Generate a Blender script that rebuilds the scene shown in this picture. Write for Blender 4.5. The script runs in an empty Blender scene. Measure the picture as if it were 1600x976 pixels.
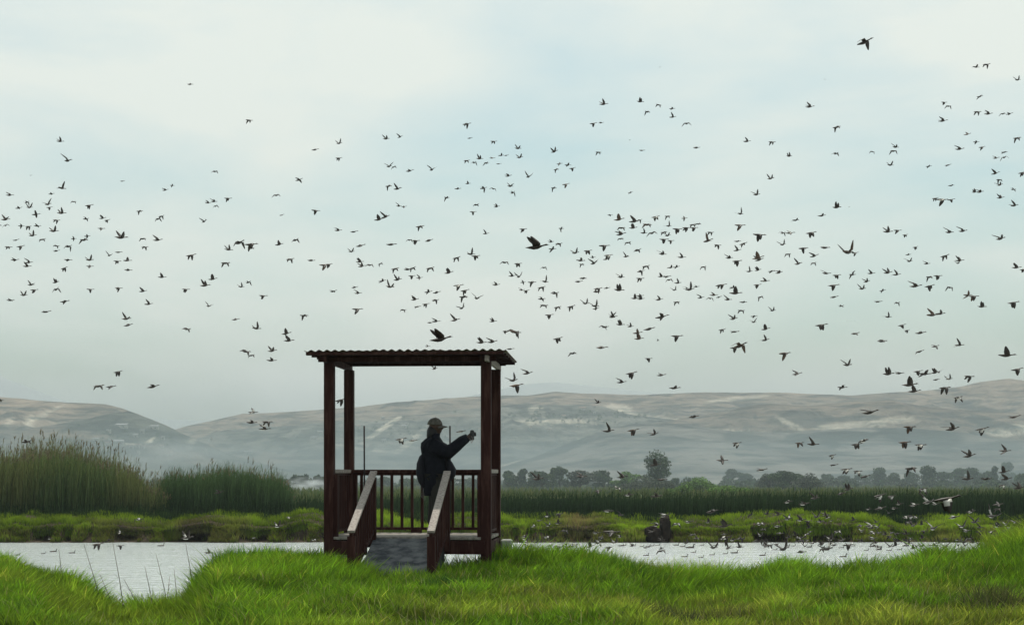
import bpy, bmesh, math, random
import numpy as np
from mathutils import Vector, Matrix, noise as mnoise
R = math.radians
random.seed(7)
rng = np.random.default_rng(11)
S = bpy.context.scene
COL = S.collection

# ------------------------------------------------------------------ camera, sky, sun, exposure
F = 2600.0            # focal length in pixels of the 1600 px wide photograph
CX, HY = 800.0, 740.0  # optical centre column and horizon row
EYE = 3.0             # the lake surface is z = 0
cam_d = bpy.data.cameras.new('camera'); cam = bpy.data.objects.new('camera', cam_d); COL.objects.link(cam)
cam.location = (0, 0, EYE); cam.rotation_euler = (R(90), 0, 0)
cam_d.sensor_width = 36; cam_d.lens = 36 * F / 1600
cam_d.shift_y = (HY - 488) / 1600
cam_d.clip_start = 0.5; cam_d.clip_end = 40000
S.camera = cam

SUN_EL, SUN_AZ = R(66), R(6)      # the sun stands high, ahead of the camera
w = bpy.data.worlds.new('World'); S.world = w; w.use_nodes = True
nt = w.node_tree; nt.nodes.clear()
def N(t, kind, **kw):
    n = t.nodes.new(kind)
    for k, v in kw.items(): setattr(n, k, v)
    return n
sky = N(nt, 'ShaderNodeTexSky', sky_type='NISHITA', sun_disc=False)
sky.sun_elevation = SUN_EL; sky.sun_rotation = SUN_AZ; sky.air_density = 1.0; sky.dust_density = 3.0; sky.ozone_density = 1.2
tc = N(nt, 'ShaderNodeTexCoord')
mp = N(nt, 'ShaderNodeMapping'); mp.inputs['Scale'].default_value = (1.6, 1.6, 5.2); mp.inputs['Rotation'].default_value = (0, 0.35, 0.0); mp.inputs['Location'].default_value = (2.3, 0.4, 0.55)
nz = N(nt, 'ShaderNodeTexNoise'); nz.inputs['Scale'].default_value = 1.5; nz.inputs['Detail'].default_value = 7; nz.inputs['Roughness'].default_value = 0.52; nz.inputs['Distortion'].default_value = 0.35
cr = N(nt, 'ShaderNodeValToRGB'); cr.color_ramp.elements[0].position = 0.40; cr.color_ramp.elements[1].position = 0.60
cr.color_ramp.elements[0].color = (0.28, 0.28, 0.28, 1); cr.color_ramp.elements[1].color = (0.93, 0.93, 0.93, 1)
mx = N(nt, 'ShaderNodeMix', data_type='RGBA'); mx.inputs['B'].default_value = (7.6, 7.95, 7.35, 1)
bg = N(nt, 'ShaderNodeBackground'); bg.inputs['Strength'].default_value = 0.12
wo = N(nt, 'ShaderNodeOutputWorld')
L = nt.links.new
L(tc.outputs['Generated'], mp.inputs['Vector']); L(mp.outputs['Vector'], nz.inputs['Vector']); L(nz.outputs['Fac'], cr.inputs['Fac'])
L(cr.outputs['Color'], mx.inputs['Factor']); tn = N(nt, 'ShaderNodeMix', data_type='RGBA', blend_type='MULTIPLY'); tn.inputs['Factor'].default_value = 1; tn.inputs['B'].default_value = (.98, 1.22, 1.08, 1); L(sky.outputs['Color'], tn.inputs['A']); L(tn.outputs['Result'], mx.inputs['A']); L(mx.outputs['Result'], bg.inputs['Color']); L(bg.outputs['Background'], wo.inputs['Surface'])

sd = bpy.data.lights.new('sun', 'SUN'); sun = bpy.data.objects.new('sun', sd); COL.objects.link(sun)
sd.energy = 3.4; sd.angle = R(0.6); sd.color = (1.0, 0.95, 0.86)
dirv = Vector((math.sin(SUN_AZ) * math.cos(SUN_EL), math.cos(SUN_AZ) * math.cos(SUN_EL), math.sin(SUN_EL)))
sun.rotation_euler = dirv.to_track_quat('Z', 'Y').to_euler()

S.view_settings.view_transform = 'Standard'; S.view_settings.look = 'None'; S.view_settings.exposure = 0.0; S.view_settings.gamma = 1.0
S.cycles.use_denoising = True
S.cycles.volume_bounces = 1; S.cycles.max_bounces = 7; S.cycles.transparent_max_bounces = 6
S.cycles.diffuse_bounces = 3; S.cycles.glossy_bounces = 3; S.cycles.transmission_bounces = 3
S.cycles.caustics_reflective = False; S.cycles.caustics_refractive = False

# ------------------------------------------------------------------ helpers
def wx(px, Y): return (px - CX) * Y / F
def wz(py, Y): return EYE - (py - HY) * Y / F
def interp(tab, x):
    xs = [p[0] for p in tab]; ys = [p[1] for p in tab]
    return np.interp(x, xs, ys)
def sstep(a, b, x):
    t = np.clip((x - a) / (b - a), 0, 1); return t * t * (3 - 2 * t)
def fbm2(x, y, sc, oct=4, seed=0):
    """vectorised value noise, about -1..1"""
    x = np.asarray(x, float) / sc + seed * 17.13; y = np.asarray(y, float) / sc - seed * 9.7
    out = 0; amp = 1; tot = 0
    for o in range(oct):
        xi = np.floor(x).astype(np.int64); yi = np.floor(y).astype(np.int64); fx = x - xi; fy = y - yi
        fx = fx * fx * (3 - 2 * fx); fy = fy * fy * (3 - 2 * fy)
        def h(a, b):
            n = (a * 374761393 + b * 668265263 + o * 982451653 + seed * 1274126177) & 0xffffffff
            n = ((n ^ (n >> 13)) * 1274126177) & 0xffffffff
            return ((n ^ (n >> 16)) & 0xffff) / 32767.5 - 1
        v = (h(xi, yi) * (1 - fx) + h(xi + 1, yi) * fx) * (1 - fy) + (h(xi, yi + 1) * (1 - fx) + h(xi + 1, yi + 1) * fx) * fy
        out = out + v * amp; tot += amp; amp *= 0.5; x = x * 2.03 + 5.1; y = y * 2.03 + 1.7
    return out / tot
def tag(o, label=None, cat=None, group=None, kind=None):
    if label: o['label'] = label
    if cat: o['category'] = cat
    if group: o['group'] = group
    if kind: o['kind'] = kind
    return o
def link(name, me, mats=(), parent=None, smooth=False):
    o = bpy.data.objects.new(name, me); COL.objects.link(o)
    for m in (mats if isinstance(mats, (list, tuple)) else [mats]):
        me.materials.append(m)
    if parent: o.parent = parent
    if smooth:
        me.polygons.foreach_set('use_smooth', np.ones(len(me.polygons), bool))
    return o
def empty(name, loc=(0, 0, 0), rz=0):
    o = bpy.data.objects.new(name, None); COL.objects.link(o); o.location = loc; o.rotation_euler = (0, 0, rz); o.empty_display_size = 0.1
    return o
def np_mesh(name, V, Fc, col=None, attr='tint'):
    """V (n,3), Fc (m,k) constant k; col (n,) or (n,3) point attribute"""
    me = bpy.data.meshes.new(name)
    V = np.asarray(V, np.float32); Fc = np.asarray(Fc, np.int32); k = Fc.shape[1]
    me.vertices.add(len(V)); me.vertices.foreach_set('co', V.ravel())
    me.loops.add(Fc.size); me.loops.foreach_set('vertex_index', Fc.ravel())
    me.polygons.add(len(Fc)); me.polygons.foreach_set('loop_start', np.arange(0, Fc.size, k, dtype=np.int32))
    me.polygons.foreach_set('loop_total', np.full(len(Fc), k, np.int32))
    if col is not None:
        col = np.asarray(col, np.float32)
        if col.ndim == 1: col = np.stack([col] * 3, 1)
        a = me.color_attributes.new(attr, 'FLOAT_COLOR', 'POINT')
        a.data.foreach_set('color', np.concatenate([col, np.ones((len(col), 1), np.float32)], 1).ravel())
    me.update(calc_edges=True)
    return me
def grid_faces(nx, ny):
    i = np.arange(nx - 1)[None, :]; j = np.arange(ny - 1)[:, None]; a = j * nx + i
    return np.stack([a, a + 1, a + nx + 1, a + nx], -1).reshape(-1, 4)
class MB:
    def __init__(s): s.bm = bmesh.new()
    def box(s, c, d, M=None, bevel=0.0):
        vs = []
        for sx in (-.5, .5):
            for sy in (-.5, .5):
                for sz in (-.5, .5):
                    v = Vector((c[0] + sx * d[0], c[1] + sy * d[1], c[2] + sz * d[2]))
                    vs.append(s.bm.verts.new(M @ v if M else v))
        fs = [s.bm.faces.new([vs[i] for i in f]) for f in ((0, 1, 3, 2), (4, 6, 7, 5), (0, 4, 5, 1), (2, 3, 7, 6), (0, 2, 6, 4), (1, 5, 7, 3))]
        if bevel:
            es = {e for f in fs for e in f.edges}
            bmesh.ops.bevel(s.bm, geom=list(es), offset=bevel, segments=1, affect='EDGES')
        return s
    def bar(s, p, q, w_, h_, bevel=0.0, up=Vector((0, 0, 1))):
        p = Vector(p); q = Vector(q); d = q - p; x = d.normalized(); y = up.cross(x).normalized(); z = x.cross(y)
        M = Matrix.Translation((p + q) / 2) @ Matrix((x, y, z)).transposed().to_4x4()
        return s.box((0, 0, 0), (d.length, w_, h_), M, bevel)
    def tube(s, pts, rad, seg=8, cap=True, mat=0, sq=None):
        rings = []; pts = [Vector(p) for p in pts]
        up = Vector((0.13, 0.21, 1)).normalized()
        for i, p in enumerate(pts):
            t = (pts[min(i + 1, len(pts) - 1)] - pts[max(i - 1, 0)]).normalized()
            a = t.cross(up)
            if a.length < .05: a = t.cross(Vector((1, 0, 0)))
            a.normalize(); b = a.cross(t).normalized()
            r = rad[i] if hasattr(rad, '__len__') else rad
            ra, rb = (r if hasattr(r, '__len__') else (r, r))
            rings.append([s.bm.verts.new(p + a * ra * math.cos(2 * math.pi * k / seg) + b * rb * math.sin(2 * math.pi * k / seg)) for k in range(seg)])
        for i in range(len(rings) - 1):
            for k in range(seg):
                f = s.bm.faces.new((rings[i][k], rings[i][(k + 1) % seg], rings[i + 1][(k + 1) % seg], rings[i + 1][k])); f.material_index = mat
        if cap:
            f = s.bm.faces.new(rings[0][::-1]); f.material_index = mat
            f = s.bm.faces.new(rings[-1]); f.material_index = mat
        return s
    def build(s, name, mats, parent=None, smooth=False):
        bmesh.ops.recalc_face_normals(s.bm, faces=s.bm.faces)
        me = bpy.data.meshes.new(name); s.bm.to_mesh(me); s.bm.free()
        return link(name, me, mats, parent, smooth)

# ------------------------------------------------------------------ materials
def mat(name, base, rough=0.7, spec=0.3, noise=None, bump=None, attr=None, trans=None, coord='Object'):
    """noise=(scale, colour2, lo, hi); bump=(scale, strength, distance); attr: multiply by point colour; trans: translucent share"""
    m = bpy.data.materials.new(name); m.use_nodes = True; t = m.node_tree; p = t.nodes['Principled BSDF']
    p.inputs['Base Color'].default_value = (*base, 1); p.inputs['Roughness'].default_value = rough; p.inputs['Specular IOR Level'].default_value = spec
    out = None
    co = N(t, 'ShaderNodeTexCoord').outputs[coord]
    if noise:
        sc = noise[0]
        if hasattr(sc, '__len__'):
            g = N(t, 'ShaderNodeMapping'); g.inputs['Scale'].default_value = sc; t.links.new(co, g.inputs['Vector']); v = g.outputs['Vector']; sc = 1.0
        else: v = co
        n = N(t, 'ShaderNodeTexNoise'); n.inputs['Scale'].default_value = sc; n.inputs['Detail'].default_value = 6; n.inputs['Roughness'].default_value = 0.6
        t.links.new(v, n.inputs['Vector'])
        r = N(t, 'ShaderNodeMapRange'); r.inputs['From Min'].default_value = noise[2]; r.inputs['From Max'].default_value = noise[3]
        t.links.new(n.outputs['Fac'], r.inputs['Value'])
        x = N(t, 'ShaderNodeMix', data_type='RGBA'); x.inputs['A'].default_value = (*base, 1); x.inputs['B'].default_value = (*noise[1], 1)
        t.links.new(r.outputs['Result'], x.inputs['Factor']); out = x.outputs['Result']
    if attr:
        a = N(t, 'ShaderNodeVertexColor', layer_name=attr)
        x = N(t, 'ShaderNodeMix', data_type='RGBA', blend_type='MULTIPLY'); x.inputs['Factor'].default_value = 1
        if out: t.links.new(out, x.inputs['A'])
        else: x.inputs['A'].default_value = (*base, 1)
        t.links.new(a.outputs['Color'], x.inputs['B']); out = x.outputs['Result']
    if out: t.links.new(out, p.inputs['Base Color'])
    if bump:
        n = N(t, 'ShaderNodeTexNoise'); n.inputs['Scale'].default_value = bump[0]; n.inputs['Detail'].default_value = 5; t.links.new(co, n.inputs['Vector'])
        b = N(t, 'ShaderNodeBump'); b.inputs['Strength'].default_value = bump[1]; b.inputs['Distance'].default_value = bump[2]
        t.links.new(n.outputs['Fac'], b.inputs['Height']); t.links.new(b.outputs['Normal'], p.inputs['Normal'])
    if trans:
        tr = N(t, 'ShaderNodeBsdfTranslucent'); ms = N(t, 'ShaderNodeMixShader'); ms.inputs['Fac'].default_value = trans
        if out: t.links.new(out, tr.inputs['Color'])
        else: tr.inputs['Color'].default_value = (*base, 1)
        t.links.new(p.outputs['BSDF'], ms.inputs[1]); t.links.new(tr.outputs['BSDF'], ms.inputs[2]); t.links.new(ms.outputs['Shader'], t.nodes['Material Output'].inputs['Surface'])
    return m
M = {}
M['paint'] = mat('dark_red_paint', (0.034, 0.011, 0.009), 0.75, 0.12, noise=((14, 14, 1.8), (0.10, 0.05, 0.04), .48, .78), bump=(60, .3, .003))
M['weathered'] = mat('weathered_board', (0.36, 0.32, 0.28), 0.75, 0.2, noise=((30, 30, 30), (0.2, 0.16, 0.15), .4, .68), bump=(80, .4, .003))
M['roof'] = mat('fibre_roof', (0.075, 0.036, 0.03), 0.8, 0.2, noise=(3.5, (0.09, 0.08, 0.03), .42, .62), bump=(40, .3, .004))
M['concrete'] = mat('grey_concrete', (0.17, 0.175, 0.18), 0.9, 0.1, noise=(5, (0.06, 0.065, 0.072), .4, .62), bump=(22, .8, .02))
M['footing'] = mat('pale_concrete', (0.45, 0.45, 0.42), 0.85, 0.2, noise=(6, (0.3, 0.3, 0.28), .4, .7))
M['pole'] = mat('dark_pole', (0.03, 0.022, 0.022), 0.6)
M['floor'] = mat('shelter_floor', (0.34, 0.31, 0.27), 0.85, 0.2, noise=(14, (0.16, 0.14, 0.12), .4, .65), bump=(60, .5, .006))
M['soil'] = mat('bank_soil', (0.075, 0.055, 0.038), 0.95, 0.1, noise=(2.2, (0.03, 0.024, 0.018), .4, .65), bump=(8, .8, .08), attr='tint')
M['turf'] = mat('turf', (0.045, 0.065, 0.018), 0.95, 0.1, noise=(2.5, (0.03, 0.035, 0.012), .4, .65), bump=(14, .8, .05))
M['grass'] = mat('grass_blade', (1, 1, 1), 0.55, 0.25, attr='tint', trans=0.5)
M['rush'] = mat('rush_blade', (1, 1, 1), 0.65, 0.2, attr='tint', trans=0.35)
M['leaf'] = mat('tree_leaf', (1, 1, 1), 0.7, 0.2, attr='tint', trans=0.3)
M['bark'] = mat('bark', (0.07, 0.055, 0.04), 0.9, 0.1, noise=(6, (0.03, 0.025, 0.02), .4, .6))
M['field'] = mat('field', (0.12, 0.13, 0.055), 0.95, 0.1, noise=((.006, .03, .03), (0.05, 0.075, 0.03), .42, .6), attr='tint')
M['hill'] = mat('hill_soil', (1, 1, 1), 0.95, 0.05, noise=((.018, .012, .16), (0.22, 0.27, 0.28), .46, .60), attr='tint', bump=(.03, 1, 22))
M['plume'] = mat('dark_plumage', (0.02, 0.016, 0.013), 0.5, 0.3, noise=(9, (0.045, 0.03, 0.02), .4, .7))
M['pale'] = mat('pale_plumage', (0.48, 0.46, 0.41), 0.5, 0.4)
M['brownp'] = mat('brown_plumage', (0.075, 0.042, 0.024), 0.5, 0.35)
M['bill'] = mat('bill', (0.03, 0.03, 0.03), 0.4, 0.4)

# water: small wind ripples
def water_mat():
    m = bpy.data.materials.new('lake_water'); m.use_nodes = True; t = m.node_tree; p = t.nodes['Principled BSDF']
    p.inputs['Base Color'].default_value = (0.46, 0.50, 0.49, 1); p.inputs['Roughness'].default_value = 0.15; p.inputs['IOR'].default_value = 1.33; p.inputs['Specular IOR Level'].default_value = 0.9  # pale base colour stands in for sky reflection and sun glitter
    co = N(t, 'ShaderNodeTexCoord').outputs['Object']
    hs = []
    for sc, st in (((.5, 2.0, 1), .10), ((1.8, 5.0, 1), .06), ((7, 16, 1), .02)):
        g = N(t, 'ShaderNodeMapping'); g.inputs['Scale'].default_value = sc; t.links.new(co, g.inputs['Vector'])
        n = N(t, 'ShaderNodeTexNoise'); n.inputs['Scale'].default_value = 1; n.inputs['Detail'].default_value = 3; t.links.new(g.outputs['Vector'], n.inputs['Vector'])
        q = N(t, 'ShaderNodeMath', operation='MULTIPLY'); q.inputs[1].default_value = st; t.links.new(n.outputs['Fac'], q.inputs[0]); hs.append(q.outputs[0])
    a = N(t, 'ShaderNodeMath', operation='ADD'); t.links.new(hs[0], a.inputs[0]); t.links.new(hs[1], a.inputs[1])
    b2 = N(t, 'ShaderNodeMath', operation='ADD'); t.links.new(a.outputs[0], b2.inputs[0]); t.links.new(hs[2], b2.inputs[1])
    b = N(t, 'ShaderNodeBump'); b.inputs['Strength'].default_value = 1; b.inputs['Distance'].default_value = 2.0; t.links.new(b2.outputs[0], b.inputs['Height']); t.links.new(b.outputs['Normal'], p.inputs['Normal'])
    return m
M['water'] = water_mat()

# ------------------------------------------------------------------ foreground ground
EDGE = [(-600, 860), (-100, 872), (0, 874), (60, 888), (110, 910), (150, 932), (185, 948), (285, 946), (308, 908), (345, 876), (420, 870), (500, 866), (530, 878), (600, 884), (680, 880), (745, 872), (775, 866), (860, 866), (930, 878), (1000, 890), (1060, 906), (1120, 905), (1200, 893), (1300, 888), (1400, 878), (1500, 865), (1560, 852), (1600, 838), (1700, 826), (2200, 815)]
def gz(x, Y):
    x = np.asarray(x, float); Y = np.asarray(Y, float)
    px = 800 + x * F / np.clip(Y, 14, 25.0)
    ze = 3 - (interp(EDGE, px) + 20 - HY) * 25.0 / F
    z0 = 1.60; z = z0 + (ze - z0) * sstep(13.5 + 7.5 * sstep(1.3, 1.5, ze), 20.5 + 4.5 * sstep(1.3, 1.5, ze), Y)
    z = z + 0.10 * fbm2(x, Y, 1.3, 3, 3) * sstep(6, 14, Y)
    dr = 24.9 + 0.35 * fbm2(x, Y * 0, 1.3, 2, 5)
    return z - (z + 0.7) * sstep(dr, dr + 5.5, Y)
xs = np.linspace(-16, 16, 260); ys = np.concatenate([np.linspace(-6, 14, 16), np.linspace(14.3, 32, 110)])
X, Yg = np.meshgrid(xs, ys)
Vg = np.stack([X, Yg, gz(X, Yg)], -1).reshape(-1, 3)
o = link('near_bank_ground', np_mesh('near_bank_ground', Vg, grid_faces(len(xs), len(ys))), M['turf'], smooth=True); tag(o, 'grassy near bank of the lake', kind='structure')

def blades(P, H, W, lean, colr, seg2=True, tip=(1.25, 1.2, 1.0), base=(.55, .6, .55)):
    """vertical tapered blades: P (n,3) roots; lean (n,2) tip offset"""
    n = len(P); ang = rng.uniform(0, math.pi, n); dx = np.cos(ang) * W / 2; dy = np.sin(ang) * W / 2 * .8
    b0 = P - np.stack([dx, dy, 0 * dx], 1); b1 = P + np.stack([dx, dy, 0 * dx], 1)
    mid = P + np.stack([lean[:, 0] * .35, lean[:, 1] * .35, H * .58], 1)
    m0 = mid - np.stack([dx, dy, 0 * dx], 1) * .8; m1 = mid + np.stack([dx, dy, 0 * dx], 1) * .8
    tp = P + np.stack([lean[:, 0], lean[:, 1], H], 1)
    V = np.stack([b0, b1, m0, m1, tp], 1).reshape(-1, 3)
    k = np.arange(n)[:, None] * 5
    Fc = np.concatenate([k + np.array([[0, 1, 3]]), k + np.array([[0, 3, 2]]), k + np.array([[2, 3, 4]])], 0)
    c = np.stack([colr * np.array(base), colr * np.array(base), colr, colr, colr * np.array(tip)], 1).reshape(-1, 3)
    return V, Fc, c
def join_blades(name, parts, m, label, cat='grass'):
    Vs, Fs, Cs, off = [], [], [], 0
    for V, Fc, c in parts:
        Vs.append(V); Fs.append(Fc + off); Cs.append(c); off += len(V)
    o = link(name, np_mesh(name, np.concatenate(Vs), np.concatenate(Fs), np.concatenate(Cs)), m)
    return tag(o, label, cat, kind='stuff')
def colmix(a, b, t): t = np.asarray(t)[:, None]; return np.array(a) * (1 - t) + np.array(b) * t

# keep the ramp and the shelter clear of blades
TH = R(4.18); HU = np.array([math.cos(TH), -math.sin(TH)]); HV = np.array([math.sin(TH), math.cos(TH)]); H0 = np.array([-2.64, 24.08])
def hut_uv(x, y): d0 = x - H0[0]; d1 = y - H0[1]; return d0 * HU[0] + d1 * HU[1], d0 * HV[0] + d1 * HV[1]
n = 400000
Yb = 14.2 + (27.2 - 14.2) * rng.random(n) ** 0.8; Xb = (rng.random(n) - .5) * 2 * (Yb * 0.33 + 2.2)
u, v = hut_uv(Xb, Yb)
keep = ~((u > .62) & (u < 1.72) & (v > -1.7) & (v < 0.1)) & ~((u > 0) & (u < 2.3) & (v > 0.15) & (v < 1.9) & (rng.random(n) < .75))
Xb = Xb[keep]; Yb = Yb[keep]; n = len(Xb)
zb = gz(Xb, Yb); ok = zb > 0.15; Xb, Yb, zb = Xb[ok], Yb[ok], zb[ok]; n = len(Xb)
pxb = 800 + Xb * F / Yb; pyb = HY + (3 - zb) * F / Yb
tuft = fbm2(Xb, Yb, .55, 3, 21); big = fbm2(Xb, Yb, 2.2, 3, 22); fine = fbm2(Xb, Yb, .22, 2, 23)
H = (.145 + .12 * tuft + .06 * big + .09 * rng.random(n) ** 2) * (0.75 + .5 * sstep(17, 24, Yb) + .65 * sstep(22.6, 24.4, Yb) * np.clip(.35 + 1.2 * fbm2(Xb, Yb, .8, 3, 25), 0, 1)); H = np.clip(H, .05, .5)
dry = sstep(-.05, .55, big * .8 + fbm2(Xb, Yb, .9, 3, 29) * .5 + .75 * sstep(925, 985, pyb) * (0.5 + .6 * sstep(850, 1100, pxb)) - .12)
dry = np.clip(dry * .7 * (.55 + .45 * sstep(500, 1000, pxb)) + (rng.random(n) < .06) * .8, 0, 1)
c = colmix((0.115, 0.225, 0.012), (0.29, 0.27, 0.05), dry * rng.uniform(.35, 1, n))
c = c * (0.80 + .45 * fine + .5 * (rng.random(n) - .2))[:, None] * (.9 + .6 * tuft + .3 * big)[:, None]
lean = np.stack([rng.normal(0.02, .09, n) + .12 * fbm2(Xb, Yb, .5, 2, 31), rng.normal(-.01, .08, n)], 1) * (H / .2)[:, None]
bold = rng.random(n) < .3; wd = np.where(bold, rng.uniform(.012, .024, n), rng.uniform(.005, .012, n)); c = c * np.where(bold, rng.uniform(.7, 1.7, n), .92)[:, None]; H = H * np.where(bold, 1.12, 1)
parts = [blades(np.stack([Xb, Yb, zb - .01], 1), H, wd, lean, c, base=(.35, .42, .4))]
# pale dead straws
n = 4600; Ys = 14.5 + 10 * rng.random(n); Xs = (rng.random(n) - .5) * 2 * Ys * .33; u, v = hut_uv(Xs, Ys); k = ~((u > .6) & (u < 1.75) & (v > -2.2)); Xs, Ys = Xs[k], Ys[k]; n = len(Xs)
k = rng.random(n) < .35 + .5 * (fbm2(Xs, Ys, 1.5, 2, 44) > 0); Xs, Ys = Xs[k], Ys[k]; n = len(Xs)
parts.append(blades(np.stack([Xs, Ys, gz(Xs, Ys)], 1), rng.uniform(.10, .28, n), rng.uniform(.004, .008, n), rng.normal(0, .11, (n, 2)), colmix((.36, .36, .15), (.24, .17, .08), rng.random(n)) * rng.uniform(.6, 1.2, (n, 1))))
# dark taller weeds: clumps seen beside the shelter and on the slope
def clump(px, Y, npt, rx, h, colr, lean_s=.1, wid=(.008, .016)):
    x0 = wx(px, Y); xx = rng.normal(x0, rx, npt); yy = rng.normal(Y, rx * .8, npt); u, v = hut_uv(xx, yy)
    k = ~((u > .62) & (u < 1.72) & (v > -1.7) & (v < 0.1)); xx, yy = xx[k], yy[k]; q = len(xx)
    fall = np.exp(-((xx - x0) / (rx * 1.6)) ** 2)
    return blades(np.stack([xx, yy, gz(xx, yy)], 1), h * fall * rng.uniform(.5, 1.1, q), rng.uniform(*wid, q), rng.normal(0, lean_s, (q, 2)), np.array(colr) * rng.uniform(.6, 1.3, (q, 1)))
for a in [(585, 22.4, 500, .22, .28, (.04, .085, .02)), (563, 22.6, 260, .14, .34, (.05, .1, .02)), (640, 22.2, 350, .3, .18, (.05, .11, .015)), (735, 23.7, 500, .3, .26, (.035, .075, .02)), (600, 22.0, 260, .12, .3, (.05, .1, .02)), (660, 21.9, 200, .1, .26, (.06, .13, .02)), (625, 21.9, 200, .2, .2, (.07, .14, .02)), (765, 24.2, 300, .2, .36, (.06, .13, .02)), (805, 24.6, 700, .4, .36, (.08, .18, .012)),
          (960, 24.3, 900, .5, .42, (.07, .18, .012)), (1010, 23.6, 500, .3, .34, (.05, .13, .012)), (360, 24.4, 1200, .5, .42, (.055, .17, .012)), (420, 24.4, 1000, .5, .4, (.065, .17, .012)), (480, 24.2, 500, .4, .34, (.07, .17, .012)), (330, 23.8, 500, .3, .32, (.05, .15, .012)),
          (1040, 17.6, 700, .3, .3, (.09, .11, .03)), (1075, 16.8, 400, .25, .26, (.05, .06, .02)), (1130, 18.2, 500, .35, .28, (.12, .14, .03)), (1560, 16.6, 600, .3, .3, (.08, .09, .03)), (30, 22.5, 900, .6, .32, (.06, .15, .012)), (1590, 23.6, 900, .6, .4, (.09, .18, .015)), (1500, 23.8, 600, .6, .32, (.10, .18, .02)), (905, 21.5, 500, .4, .26, (.04, .11, .012)), (700, 20, 500, .3, .24, (.045, .11, .012))]:
    parts.append(clump(*a))
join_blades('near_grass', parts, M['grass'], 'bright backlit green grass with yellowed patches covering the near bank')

# ------------------------------------------------------------------ lake, far bank
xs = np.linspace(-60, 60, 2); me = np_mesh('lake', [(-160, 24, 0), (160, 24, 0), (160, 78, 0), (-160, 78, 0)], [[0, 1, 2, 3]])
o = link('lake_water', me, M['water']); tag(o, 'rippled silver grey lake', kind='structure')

HOLL = [(50, 85, .6), (104, 116, 1.0), (136, 150, .5), (182, 216, .9), (222, 240, .5), (256, 328, 1.0), (376, 420, .8), (448, 480, .8), (500, 520, .5), (600, 640, .5), (700, 735, .6), (800, 812, .6), (822, 868, .8), (880, 925, .7), (1010, 1050, .7), (1175, 1226, 1.0), (1240, 1258, .6), (1262, 1330, 1.0), (1396, 1462, 1.0), (1500, 1530, .6)]
def hollow(px):
    h = np.zeros_like(px)
    for a, b, s in HOLL: h = np.maximum(h, s * sstep(a - 6, a + 6, px) * (1 - sstep(b - 6, b + 6, px)))
    return h
bx = np.linspace(-60, 60, 900); bpx = 800 + bx * F / 73.5; hol = hollow(bpx); inview = (bpx > -30) & (bpx < 1630)
hol = np.where(inview, hol, .5 * sstep(.1, .4, fbm2(bx, bx * 0, 3, 2, 8)))
topz = 0.86 + .26 * fbm2(bx, bx * 0, 2.6, 3, 4) + .26 * fbm2(bx, bx * 0 + 3, 1.1, 2, 6)
hol = hol * np.clip(.75 + .7 * fbm2(bx, bx * 0 + 7, .8, 3, 14), .1, 1.3); edgeY = 73 + .5 * fbm2(bx, bx * 0, 4, 3, 9)
prof = []   # rows bottom to top: (Y, z, tint)
wig = lambda s, sc=.5: fbm2(bx, bx * 0 + s, sc, 3, s)
prof.append((edgeY - .7, -.25 + 0 * bx, 1)); prof.append((edgeY - .1 + hol * .5, .03 + 0 * bx, 1))
prof.append((edgeY + .15 + hol * 1.0 + .1 * wig(3), .14 + .05 * wig(1), .8)); prof.append((edgeY + .35 + hol * 1.05 + .3 * wig(5), topz * .42 + .12 * wig(2), 1.1))
prof.append((edgeY + .55 + hol * .75, topz * .62 + .03 * wig(7), .8)); prof.append((edgeY + .7 - hol * .35 + .1 * wig(8), topz * (.66 + .12 * wig(12, .7)) - .10 * hol, 1))
prof.append((edgeY + .95 - hol * .45, topz * .84, 1)); prof.append((edgeY + 1.5, topz * .97 + .04 * wig(9), 1)); prof.append((edgeY + 2.6, topz + .12 + .08 * wig(10), 1)); prof.append((edgeY + 4.5, topz * .5 + .6, 1))
prof.append((80 + 0 * bx, 1.0 + 0 * bx, 1)); prof.append((92 + 0 * bx, .95 + 0 * bx, 1))
Vb = np.concatenate([np.stack([bx, p[0], p[1]], 1) for p in prof]); tint = np.concatenate([np.full(len(bx), float(p[2])) for p in prof])
o = link('far_bank', np_mesh('far_bank', Vb, grid_faces(len(bx), len(prof)), tint), M['soil'], smooth=True); tag(o, 'earth bank with dark undercut hollows across the lake', kind='structure')
def band(t):  # interpolate bank surface between rows 5 and 9 by t 0..1
    pass
rows = np.array([[np.broadcast_to(p[0], bx.shape), np.broadcast_to(p[1], bx.shape)] for p in prof[:10]])   # (10,2,nx)
def bank_pt(x, s):
    """s in row units (0..9)"""
    i = np.clip(((x - bx[0]) / (bx[1] - bx[0])), 0, len(bx) - 2.001); i0 = i.astype(int); fi = i - i0
    s0 = np.clip(s.astype(int), 0, 8); fs = s - s0
    def g(r, k): return rows[r, k, i0] * (1 - fi) + rows[r, k, i0 + 1] * fi
    return g(s0, 0) * (1 - fs) + g(s0 + 1, 0) * fs, g(s0, 1) * (1 - fs) + g(s0 + 1, 1) * fs
parts = []
n = 120000; x = rng.uniform(-27, 27, n); s = rng.uniform(.9, 9, n); s = np.where((s > 7) & (rng.random(n) < .3), rng.uniform(5, 7, n), s)
hx = hollow(800 + x * F / 73.5); keep = (s > 5.0) | (hx < .22 + .2 * rng.random(n)) | (rng.random(n) < .10 + .25 * (fbm2(x, x * 0, .7, 2, 57) > .2)); x, s, hx = x[keep], s[keep], hx[keep]; n = len(x)
y, z = bank_pt(x, s); px = 800 + x * F / y
tu = fbm2(x, y, .8, 3, 51); bg_ = fbm2(x, y * .5, 2.6, 2, 52)
brown = np.maximum(np.exp(-((px - 905) / 40) ** 2) * (s < 8.5), .9 * np.exp(-((px - 300) / 38) ** 2) * (s > 5) * (s < 7.5)); brown = np.maximum(brown, .8 * (s < 3.5) * (rng.random(n) < .6))
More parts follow.
